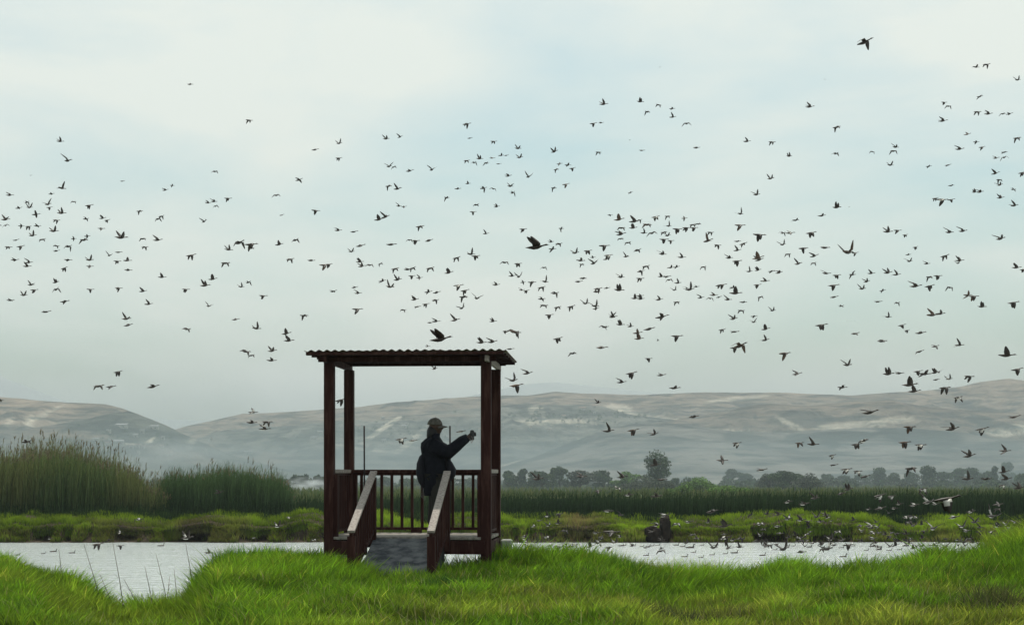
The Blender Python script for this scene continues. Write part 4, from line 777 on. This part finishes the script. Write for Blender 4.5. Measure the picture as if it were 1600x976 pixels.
BIRDS = """
297,132,m,9;94,221,b,11;106,251,b,17;48,274,f,4;15,305,b,11;97,294,u,13;80,303,f,9;191,283,f,8;42,316,d,9;46,324,u,11;29,325,f,10;75,319,u,13;77,324,D,9;56,335,f,12;96,333,u,12;115,315,d,8;139,321,d,11;88,344,d,10;134,342,m,10;160,341,b,10;167,344,d,8;8,343,u,13;9,352,d,9;1,352,f,4;33,353,f,9;44,354,D,12;58,353,f,11;84,361,u,13;158,357,f,11;51,368,u,11;66,374,d,10;25,375,f,10;13,386,d,10;32,385,D,12;115,373,m,8;136,369,f,9;131,375,d,13;88,384,d,9;107,385,d,12;88,392,m,10;189,371,u,18;23,406,f,12;45,410,b,11;42,416,b,12;106,406,f,12;100,419,D,12;140,406,u,12;140,416,f,11;171,399,b,11;185,394,f,11;183,408,d,10;48,445,u,11;53,453,D,12;37,461,u,11;16,469,f,12;87,441,U,12;88,452,d,12;101,471,f,14;141,452,D,11;185,450,d,10;72,487,f,14
258,297,b,9;269,290,m,7;325,317,b,9;334,315,b,10;356,310,d,10;337,322,d,8;218,330,d,9;252,338,d,9;247,342,d,10;319,346,b,11;223,373,d,10;246,375,b,14;226,386,d,10;357,390,b,13;298,399,d,14;352,411,d,14;199,407,U,12;200,422,m,12;253,433,U,12;223,455,U,12;232,475,b,12;290,452,D,12;332,436,U,14;320,446,u,14;197,498,u,14;326,478,u,11;377,448,b,10;368,499,f,12;200,508,m,14;292,514,d,12;401,513,u,13;447,521,U,15;451,532,U,16;384,549,d,15;393,555,d,10;425,548,u,13;424,563,m,15;184,581,D,15;154,603,d,16;173,604,f,15;239,604,m,18;475,493,d,12;395,644,m,15,w;393,660,m,16;417,659,d,15;413,670,b,17,w
389,188,d,10;492,234,m,11;530,224,u,10;529,247,d,9;336,268,d,9;603,217,b,11;625,214,b,9;467,281,f,12;432,305,d,11;608,260,u,12;615,261,d,8;607,291,d,10;621,295,u,12;493,329,D,13;440,336,f,8;623,322,b,9;631,323,f,8;592,343,U,15;602,339,b,14;528,360,b,11;553,362,f,12
392,382,d,17;393,388,m,9;374,379,d,18;436,382,U,13;462,375,d,11;453,405,d,12;486,407,m,12;507,414,D,16,r;513,413,D,12;563,384,m,15;549,393,u,10;562,409,U,12;565,416,b,12;578,414,d,11;594,412,d,8;611,382,m,16;617,420,d,12;597,439,f,12;388,441,d,10;411,462,d,11;521,455,f,11;554,449,m,10;559,458,b,11;558,483,D,16
729,194,d,11;734,216,f,8;771,221,d,9;640,267,f,12;675,265,u,12;809,232,u,10;812,246,u,10;729,251,d,9;741,254,d,9;749,248,u,10;769,247,f,9;783,243,m,9;791,243,f,7;760,255,d,9;779,256,f,8;794,275,b,10;826,276,u,12;715,295,f,10;731,287,U,8;755,294,d,10;771,295,d,9;797,291,u,10;801,301,d,10;698,309,d,9;744,320,d,9;739,331,D,10;776,323,b,9;656,354,d,12;640,375,d,9;649,376,D,13;670,376,m,13;759,365,b,9;713,403,d,12;736,397,u,12;743,400,D,14;637,421,m,13;644,419,d,11;672,419,d,13;643,431,D,11;655,434,m,10;701,426,U,14;621,437,u,12;609,448,u,14;716,446,D,15,w;726,454,d,12;724,464,d,13;745,466,u,14;722,481,u,12;669,456,m,12;682,457,m,12;648,468,U,12;680,469,d,10;665,475,d,10;652,479,f,11;630,484,d,9;672,504,m,10;681,502,b,12;711,500,b,15;770,502,b,11;775,445,b,11
817,358,D,12;877,357,d,8;838,386,U,34;861,378,b,9;873,381,d,10;863,389,f,12;953,336,f,8;899,395,u,12;918,392,D,14;944,384,D,16;907,407,m,14;909,413,d,8;926,402,f,8;928,411,u,14;950,399,D,15,w;947,405,m,10;789,410,d,12;809,412,D,13;850,418,d,9;800,431,b,11;811,432,u,12;817,441,m,8;831,441,d,11;852,440,u,12;846,449,d,12;815,453,m,10;822,454,D,10;867,458,d,12;846,467,m,12;850,477,d,12;871,480,d,11;892,479,d,12;858,492,D,13;911,435,m,12;904,440,m,12;934,451,d,12;932,456,m,12;948,450,f,10;915,474,b,13;930,478,b,15;931,482,f,10;957,494,u,11;789,517,D,9;803,518,d,20,r;808,520,D,12;943,510,d,11;946,511,f,11;871,529,D,16;688,530,U,34;752,535,U,16;769,534,b,15;797,545,f,12;679,576,b,10;802,594,b,18;806,602,D,22,r;824,583,b,15;895,552,d,12;720,674,m,15,w
943,163,b,13;1000,159,U,12;1029,164,d,9;1050,170,m,9;1011,175,d,9;1051,183,b,10;1073,193,d,12;927,193,D,11;939,192,m,8;866,237,u,11;935,238,d,9;1003,235,f,9;1088,231,m,11;874,256,f,9;887,258,f,10;869,265,d,8;894,263,D,10;1031,105,f,3;984,219,f,3;865,294,d,9;884,288,D,11,r;985,301,m,8
967,343,U,16,r;991,346,U,17;999,344,d,8;1024,339,D,14,w;1043,338,d,9;1069,341,f,9;971,356,d,12;989,356,U,13;1011,351,d,14,r;1006,364,b,11;1019,364,d,14;970,366,b,15;970,373,d,9;981,379,d,10;996,391,d,11;1045,353,b,11;1058,358,D,15;1072,356,D,14;1084,356,D,12;1082,351,d,10;1091,350,d,9;1037,363,d,10;1043,368,b,12;1037,374,D,14;1048,376,D,10;1110,363,d,10;1106,376,u,15,r;1121,383,D,13;978,401,b,11;1035,397,b,13;1065,402,b,12;1009,416,d,12;1001,424,d,10;1048,418,m,11;1057,417,m,10;1099,417,d,10;970,433,b,12;1000,435,d,11;1033,432,U,11;1042,432,f,12;1046,437,d,10;1059,442,b,11
967,453,U,18;1054,453,b,10;1073,450,d,9;1078,452,u,15;1088,448,m,9;1128,445,D,14;1123,446,D,11;992,466,U,13;1000,462,f,11;1001,467,U,12;1030,468,b,12;1057,472,d,10;1095,465,b,10;1110,466,d,10;1115,461,m,12,r;1123,464,f,9;1137,468,b,12;958,495,u,11;1034,495,m,20;969,507,U,14;985,510,b,10;1014,514,m,18;996,520,f,14,r;998,529,U,15,r;1057,525,D,18;1128,515,d,10;1028,532,U,5
1157,334,b,13;1156,352,D,16,r;1186,367,D,20;1223,364,d,10;1234,364,m,15,w;1267,364,D,17;1243,344,f,12;1284,337,m,13;1307,324,U,16;1152,377,f,11;1161,381,d,11;1152,391,b,11;1139,403,b,12;1151,408,D,16;1184,403,U,18,r;1186,406,b,14;1223,382,b,13;1255,388,D,15;1289,387,m,16;1231,397,d,10;1272,400,b,13;1247,412,b,13;1271,411,d,9;1171,424,b,11;1184,422,U,11;1205,424,f,10;1217,426,b,13;1291,427,m,15;1307,430,D,13;1195,439,m,14,w;1183,445,D,12;1145,449,f,11;1149,458,U,19;1302,446,D,17;1188,464,d,10;1161,472,f,12;1303,464,m,13;1158,485,d,11;1146,498,b,14;1207,485,b,11;1314,478,m,10;1178,494,f,10;1178,503,u,10;1196,514,U,14;1148,518,f,14;1196,531,b,14;1283,508,D,19;1156,540,d,22,r;1148,543,D,16
1265,167,b,13;1307,199,d,12;1167,221,b,11;1206,222,d,10;1233,244,U,11;1306,240,d,10;1363,237,d,8;1204,279,u,11;1182,304,b,13;1391,258,u,10;1289,124,f,3;1327,323,f,3;1387,362,b,15;1402,360,D,12;1414,367,D,9;1483,363,b,14;1504,361,b,14;1563,373,b,17;1325,394,u,24,r;1336,395,D,10;1430,386,D,9;1419,398,m,9;1421,408,b,12;1448,412,b,10;1476,400,d,13;1499,407,b,13;1497,411,u,9;1588,418,U,14;1598,421,D,10;1332,429,m,13;1361,427,b,11;1387,426,b,14;1401,429,b,12;1354,440,b,11;1347,451,b,13;1379,454,m,10;1452,433,d,11;1465,431,D,13;1430,447,b,18;1452,447,D,16;1484,449,d,12;1512,461,f,14,r;1521,463,D,16,r;1534,479,U,15;1583,473,D,18;1372,471,f,12;1402,473,d,9;1388,495,b,12;1457,492,U,20,r;1469,490,m,16
1351,66,d,22;1525,105,m,11;1541,101,d,11;1590,125,b,11;1531,151,f,11;1475,160,D,9;1482,166,d,10;1527,175,d,11;1544,178,b,12;1567,178,d,9;1577,178,f,10;1473,189,b,13;1511,210,m,11,r;1525,222,f,9;1499,233,b,13;1534,230,D,10;1589,216,d,12;1399,230,b,11;1396,236,d,12;1451,260,f,9;1481,258,f,10;1569,238,f,10;1556,247,m,11;1569,246,d,11;1555,271,b,12;1597,270,D,13;1561,281,D,12;1562,289,b,11;1486,290,f,10;1523,300,U,10;1531,300,b,12;1583,296,m,10;1461,310,d,9;1472,312,D,18,w;1486,312,D,11;1563,309,b,11;1585,321,U,15
1409,508,D,12;1417,516,D,9;1438,520,m,16;1336,521,f,14;1378,533,m,16;1461,541,f,13;1437,549,f,15;1499,539,b,14;1573,555,U,25;1589,577,D,18;1324,570,b,17;1388,584,U,20;1405,583,m,14;1434,580,D,14;1445,584,m,20;1461,582,U,14;1467,581,u,12;1463,593,m,11;1483,592,u,11,w;1514,588,D,18;1421,601,U,24;1428,611,U,19;1476,606,D,22;1497,621,D,19,w;1316,605,m,15;1359,644,m,26;1585,651,f,19
940,543,m,18,r;1013,560,D,12;986,583,D,18;1033,586,m,14;971,597,b,14;1054,606,f,17;934,629,b,10;1084,651,m,17;951,673,b,18;989,672,D,18,r;1022,678,b,15;1151,692,D,16,w;1226,552,D,20,r;1245,584,m,15;1249,692,D,16,r;1270,694,b,17;1338,694,D,18;1349,689,m,19,w;1128,719,f,17;1190,734,m,17,w;1300,711,D,12,w;1303,726,f,13;1322,733,D,18,w;1340,736,D,16,w;1352,744,f,17;1325,764,U,18;1314,771,m,14;1273,778,b,16;1231,784,m,14,w;1256,787,m,17,w
1421,667,D,20,r;1488,670,b,22;1534,670,D,20,w;1413,691,D,20,r;1438,695,D,18,w;1514,712,b,20;1570,704,m,17;1423,732,d,19;1512,748,b,19;1541,748,m,19;1568,737,U,17;1572,748,U,17;1566,758,D,15,w;1592,762,b,18;1442,764,D,20,w;1374,774,D,20,w;1393,775,D,14,w;840,748,b,19;908,744,m,18;972,745,b,16;1024,726,U,18;1034,749,m,16;964,762,d,14,w;934,767,f,12;982,773,m,16,w;1025,775,m,18;950,798,m,16,w;1112,799,m,20
855,806,b,12,w;834,822,m,10,w;857,820,b,12,w;872,817,U,12,w;882,829,d,12;932,832,m,14,w;955,831,f,26;1038,805,m,18,w;1026,820,b,14,w;1057,818,d,14,w;1076,815,m,14,w;1107,815,U,12,w;1133,821,U,20;1082,835,d,12;1133,840,d,18,w;1145,843,m,14,w;1187,818,d,14,w;820,838,m,12,w;822,844,b,14,w;839,846,u,12;922,853,U,14;935,848,m,14,w;961,847,u,12,w;1115,855,b,18;1138,855,u,16;1197,852,m,14;1185,845,d,14;1033,860,d,14
1203,851,D,12;1225,857,u,22;1252,862,m,16;1293,857,u,22,w;1298,842,b,16,w;1215,822,m,14,w;1231,810,u,14,w;1251,812,U,16,w;1276,807,u,14;1281,814,m,12,w;1293,808,f,12,w;1299,813,f,8,w;1308,830,d,14,w;1325,851,D,16;1344,821,m,12;1359,821,m,18,w;1347,829,u,12,w;1363,832,m,14,w;1373,832,u,12;1364,841,m,14,w;1357,795,m,10,w;1375,794,f,18;1397,794,m,12,w;1393,832,d,14
1405,787,U,12,w;1428,789,m,16,w;1450,784,u,20,w;1461,787,m,12,w;1478,780,D,42,w;1517,799,m,16,w;1559,788,f,16;1558,795,d,12;1550,806,u,22,w;1490,808,m,18,w;1523,815,b,18;1423,806,D,14,w;1430,808,m,10,w;1420,815,d,12,w;1458,825,u,22,w;1503,822,u,16,w;1510,829,m,14,w;1558,822,m,12,w;1549,830,d,10,w;1585,815,u,12,w;1577,825,m,10,w;1477,854,u,14
152,850,d,16;188,852,D,12;170,844,m,12;187,831,f,9,w;217,811,m,14,w;292,840,u,18,w;78,841,m,9,w;342,769,m,14;451,808,f,9,w;434,822,u,14,w;326,863,m,14;490,843,d,10,w;397,840,m,9,w;532,625,D,18;626,686,D,18,w;645,688,f,14,w;41,690,m,18;613,767,m,9,w;740,792,f,9,w;1,625,f,8;668,541,m,8
"""
def zone(x):
    for a, b, t in ((-9, 120, 'over the brown reeds'), (120, 245, 'over the reed slope'), (245, 470, 'over the slender reeds'), (470, 640, 'over the shelter post'), (640, 810, 'over the shelter person'), (810, 960, 'over the round trees'), (960, 1080, 'over the spiky tree'), (1080, 1180, 'over the green bushes'), (1180, 1300, 'over the dark willow'), (1300, 1420, 'over the oval tree'), (1420, 1510, 'over the poplar'), (1510, 1700, 'over the ball tree')):
        if a <= x < b: return t
def band_(y):
    for a, b, t in ((-9, 200, 'in highest sky'), (200, 280, 'in high sky'), (280, 350, 'in upper flock'), (350, 400, 'in middle flock'), (400, 450, 'below mid sky'), (450, 530, 'in lower flock'), (530, 620, 'above ridge line'), (620, 700, 'against the hills'), (700, 775, 'against the trees'), (775, 803, 'against the rushes'), (803, 846, 'against the bank'), (846, 999, 'skimming the water')):
        if a <= y < b: return t
ORD = ['first', 'second', 'third', 'fourth', 'fifth', 'sixth', 'seventh', 'eighth', 'ninth', 'tenth', 'eleventh', 'twelfth']
L0 = .38; KH = {'u': .85, 'd': .85, 'U': 1, 'b': .95, 'm': 1, 'f': 1, 'D': 1}
bl = []
for tok in BIRDS.replace('\n', ';').split(';'):
    if not tok.strip(): continue
    q = tok.split(','); bl.append([float(q[0]), float(q[1]), q[2], float(q[3]), q[4] if len(q) > 4 else ''])
gb = random.Random(4)
for k in range(120): bl.append([gb.choice((gb.uniform(815, 1600), gb.uniform(1150, 1560))), gb.choice((gb.uniform(800, 856), gb.uniform(838, 858))), gb.choice('UubmfdD'), gb.uniform(9, 12.5), gb.choice(('', '', '', 'w'))])
recs = []
for (px, py, ps, ln, fl) in bl:
    big = ln * 1.12; Y = F * L0 * KH[ps] / big
    if py > 770 and ln < 40: Y = min(Y, 69.5, 0.93 * 3.0 * F / (py - HY) if py > HY + 5 else 999)
    Y = min(Y, 150); sc = big * Y / (F * KH[ps])
    i = gb.randrange(4); a1, a2, sw, hd = POSE[ps][i]; hd = hd + gb.uniform(-14, 14)
    if gb.random() < .25: hd = -hd
    recs.append(dict(px=px, py=py, ps=ps, ln=ln, fl=fl, loc=(wx(px, Y), Y, wz(py, Y)), sc=sc, me=DM[ps, i, {'': 0, 'w': 1, 'r': 2}[fl]], rot=(R(gb.gauss(0, 16)), R(gb.uniform(-12, 4)), R(hd))))
recs.sort(key=lambda r: -r['ln'])
ind, rest = recs[:300], recs[300:]
# labels: the look first, then where it flies
used = {}
for r in ind:
    look = {'': 'dark', 'w': 'white patched', 'r': 'brown'}[r['fl']]; size = 'big ' if r['ln'] >= 24 else ''
    r['key'] = (size + look + ' duck, ' + POSEW[r['ps']], band_(r['py']) + ' ' + zone(r['px'])); used.setdefault(r['key'], []).append(r)
for k, rs in used.items():
    rs.sort(key=lambda r: r['px'])
    for i, r in enumerate(rs):
        r['label'] = k[0] + ', ' + k[1] if len(rs) == 1 else k[0] + ', ' + (ORD[i] + ' from left' if i else 'leftmost') + ' ' + k[1]
for r in ind:
    o = bpy.data.objects.new('flying_duck', r['me']); COL.objects.link(o); o.location = r['loc']; o.rotation_euler = r['rot']; o.scale = (r['sc'],) * 3
    tag(o, r['label'], 'duck', 'ducks in flight')
bm = bmesh.new()
for r in rest:
    n0 = len(bm.verts); nf = len(bm.faces); bm.from_mesh(r['me']); bm.verts.ensure_lookup_table()
    from mathutils import Euler
    Mx = Matrix.Translation(r['loc']) @ Euler(r['rot']).to_matrix().to_4x4() @ Matrix.Scale(r['sc'], 4)
    bmesh.ops.transform(bm, matrix=Mx, verts=bm.verts[n0:])
me = bpy.data.meshes.new('distant_flock'); bm.to_mesh(me); bm.free()
o = link('distant_flock', me, (M['plume'], M['pale'], M['bill'], M['brownp'])); tag(o, 'smaller ducks of the flock scattered over the whole sky', 'ducks', kind='stuff')

# swimming ducks
def swimmer():
    b = MB(); b.tube([(-.5, 0, .10), (-.40, 0, .075), (-.25, 0, .05), (0, 0, .04), (.2, 0, .05), (.31, 0, .075), (.35, 0, .10)], [(.02, .01), (.06, .04), (.12, .085), (.15, .11), (.12, .10), (.06, .06), (.015, .02)], 10)
    b.tube([(.22, 0, .08), (.29, 0, .17), (.30, 0, .26), (.335, 0, .33), (.37, 0, .335), (.40, 0, .325)], [.06, .042, .038, .05, .042, .02], 8)
    b.tube([(.39, 0, .325), (.44, 0, .31), (.47, 0, .308)], [(.02, .013), (.02, .009), (.012, .005)], 6, mat=2)
    for f in b.bm.faces:
        c = f.calc_center_median()
        if -.2 < c.x < .0 and c.z > .05 and abs(c.y) > .07: f.material_index = 3
    bmesh.ops.recalc_face_normals(b.bm, faces=b.bm.faces); me = bpy.data.meshes.new('swimming_duck'); b.bm.to_mesh(me); b.bm.free()
    for m_ in (M['plume'], M['pale'], M['bill'], M['brownp']): me.materials.append(m_)
    me.polygons.foreach_set('use_smooth', np.ones(len(me.polygons), bool)); return me
SW = swimmer()
SWIM = [(28, 864, 10), (68, 862, 9), (84, 859, 12), (113, 861, 11), (252, 850, 12), (828, 851, 10), (833, 854, 9), (845, 853, 10), (858, 850, 10), (849, 857, 10), (858, 858, 9), (890, 852, 15), (898, 850, 10), (900, 857, 11), (910, 860, 12), (971, 850, 10), (990, 850, 9), (975, 849, 9), (1003, 851, 8), (1013, 851, 10), (1019, 850, 9), (1028, 849, 8), (1010, 865, 11), (1057, 849, 10), (1067, 851, 10), (1079, 853, 16), (1084, 860, 9), (1070, 867, 12), (1096, 868, 10), (1113, 864, 10), (1102, 880, 9), (1119, 849, 9), (1134, 862, 9), (1148, 861, 13), (1192, 865, 13), (1097, 849, 8),
        (1211, 856, 9), (1231, 850, 9), (1240, 850, 8), (1265, 852, 11), (1318, 867, 14), (1315, 853, 10), (1333, 850, 8), (1333, 877, 16), (1354, 857, 9), (1362, 851, 9), (1374, 856, 12), (1390, 857, 10), (1393, 851, 9), (1221, 871, 13), (1406, 856, 9), (1416, 850, 12), (1440, 850, 10), (1455, 849, 11), (1500, 855, 10), (1520, 853, 9)]
sw = []
for (px, py, ln) in SWIM:
    Y = min(F * 3.0 / (py + 2.5 - HY), 71.8); sw.append((px, py, ln, wx(px, Y), Y))
def near(x):
    for a, b, t in ((0, 200, 'in the bay before the brown reeds'), (200, 500, 'off the brown soil hollow'), (800, 875, 'by the shelter footing side'), (875, 960, 'below the dry brown bank'), (960, 1050, 'below the tall earth block'), (1050, 1100, 'just past the tall earth block'), (1100, 1200, 'between earth block and dark hollow'), (1200, 1290, 'below the first dark bank hollow'), (1290, 1380, 'below the wide dark hollow'), (1380, 1470, 'off the last dark hollow'), (1470, 1600, 'by the rising grass bank')):
        if a <= x < b: return t
cl = {}
for s_ in sw:
    r_ = 'close under the bank' if s_[1] < 853 else ('mid water' if s_[1] < 860 else 'on open water')
    cl.setdefault((r_, near(s_[0])), []).append(s_)
for (r_, z_), ss in cl.items():
    ss.sort()
    for i, s_ in enumerate(ss):
        o = bpy.data.objects.new('swimming_duck', SW); COL.objects.link(o); k = s_[2] * s_[4] / F * 1.08; o.location = (s_[3], s_[4], -.015); o.scale = (k, k, k * 1.15); o.rotation_euler = (0, 0, R(gb.choice((1, 1, 1, 1, 0)) * gb.uniform(-25, 25)))
        tag(o, 'swimming duck ' + ((ORD[i] + ' from left ') if len(ss) > 1 and i else ('leftmost ' if len(ss) > 1 else '')) + r_ + ', ' + z_, 'duck', 'ducks on the water')

# ------------------------------------------------------------------ smoke and haze
def volume_mat(name, colr, dens, an=.0, noise=None):
    m = bpy.data.materials.new(name); m.use_nodes = True; t = m.node_tree; t.nodes.clear()
    v = N(t, 'ShaderNodeVolumePrincipled'); v.inputs['Color'].default_value = (*colr, 1); v.inputs['Density'].default_value = dens; v.inputs['Anisotropy'].default_value = an
    o = N(t, 'ShaderNodeOutputMaterial'); t.links.new(v.outputs['Volume'], o.inputs['Volume'])
    if noise:
        co = N(t, 'ShaderNodeTexCoord'); n_ = N(t, 'ShaderNodeTexNoise'); n_.inputs['Scale'].default_value = noise; n_.inputs['Detail'].default_value = 3; t.links.new(co.outputs['Object'], n_.inputs['Vector'])
        ln = N(t, 'ShaderNodeVectorMath', operation='LENGTH'); t.links.new(co.outputs['Object'], ln.inputs[0])
        mr = N(t, 'ShaderNodeMapRange'); mr.inputs['From Min'].default_value = 1; mr.inputs['From Max'].default_value = .2; t.links.new(ln.outputs['Value'], mr.inputs['Value'])
        r2 = N(t, 'ShaderNodeMapRange'); r2.inputs['From Min'].default_value = .42; r2.inputs['From Max'].default_value = .62; t.links.new(n_.outputs['Fac'], r2.inputs['Value'])
        a = N(t, 'ShaderNodeMath', operation='MULTIPLY'); t.links.new(mr.outputs['Result'], a.inputs[0]); t.links.new(r2.outputs['Result'], a.inputs[1])
        b = N(t, 'ShaderNodeMath', operation='MULTIPLY'); b.inputs[1].default_value = dens; t.links.new(a.outputs[0], b.inputs[0]); t.links.new(b.outputs[0], v.inputs['Density'])
    return m
def smoke(px, py, Y, rx, ry, rz, dens, ns, label):
    b = MB(); bmesh.ops.create_icosphere(b.bm, subdivisions=3, radius=1); o = b.build('smoke', volume_mat('smoke_volume', (.9, .93, .97), dens, 0, ns)); o.location = (wx(px, Y), Y, wz(py, Y)); o.scale = (rx, ry, rz)
    tag(o, label, 'smoke', kind='stuff')
smoke(484, 757, 350, 6.5, 5, 1.9, .35, 2.2, 'low white smoke drifting over the field by the shelter post')
smoke(250, 715, 1000, 55, 30, 17, .022, 1.8, 'thin blue smoke hanging before the settled hill')
b = MB(); b.box((0, 1000, 10), (5000, 1500, 32)); o = b.build('low_smoke', volume_mat('low_smoke_volume', (.38, .46, .51), .0008, .1)); tag(o, 'thin smoky air lying low over the fields', 'haze', kind='stuff')
HD = .00024
b = MB(); b.box((0, 2500, 120), (16000, 5600, 256)); o = b.build('haze', volume_mat('haze_volume', (.58, .64, .68), HD, .1)); tag(o, 'pale haze filling the valley air', 'haze', kind='stuff')
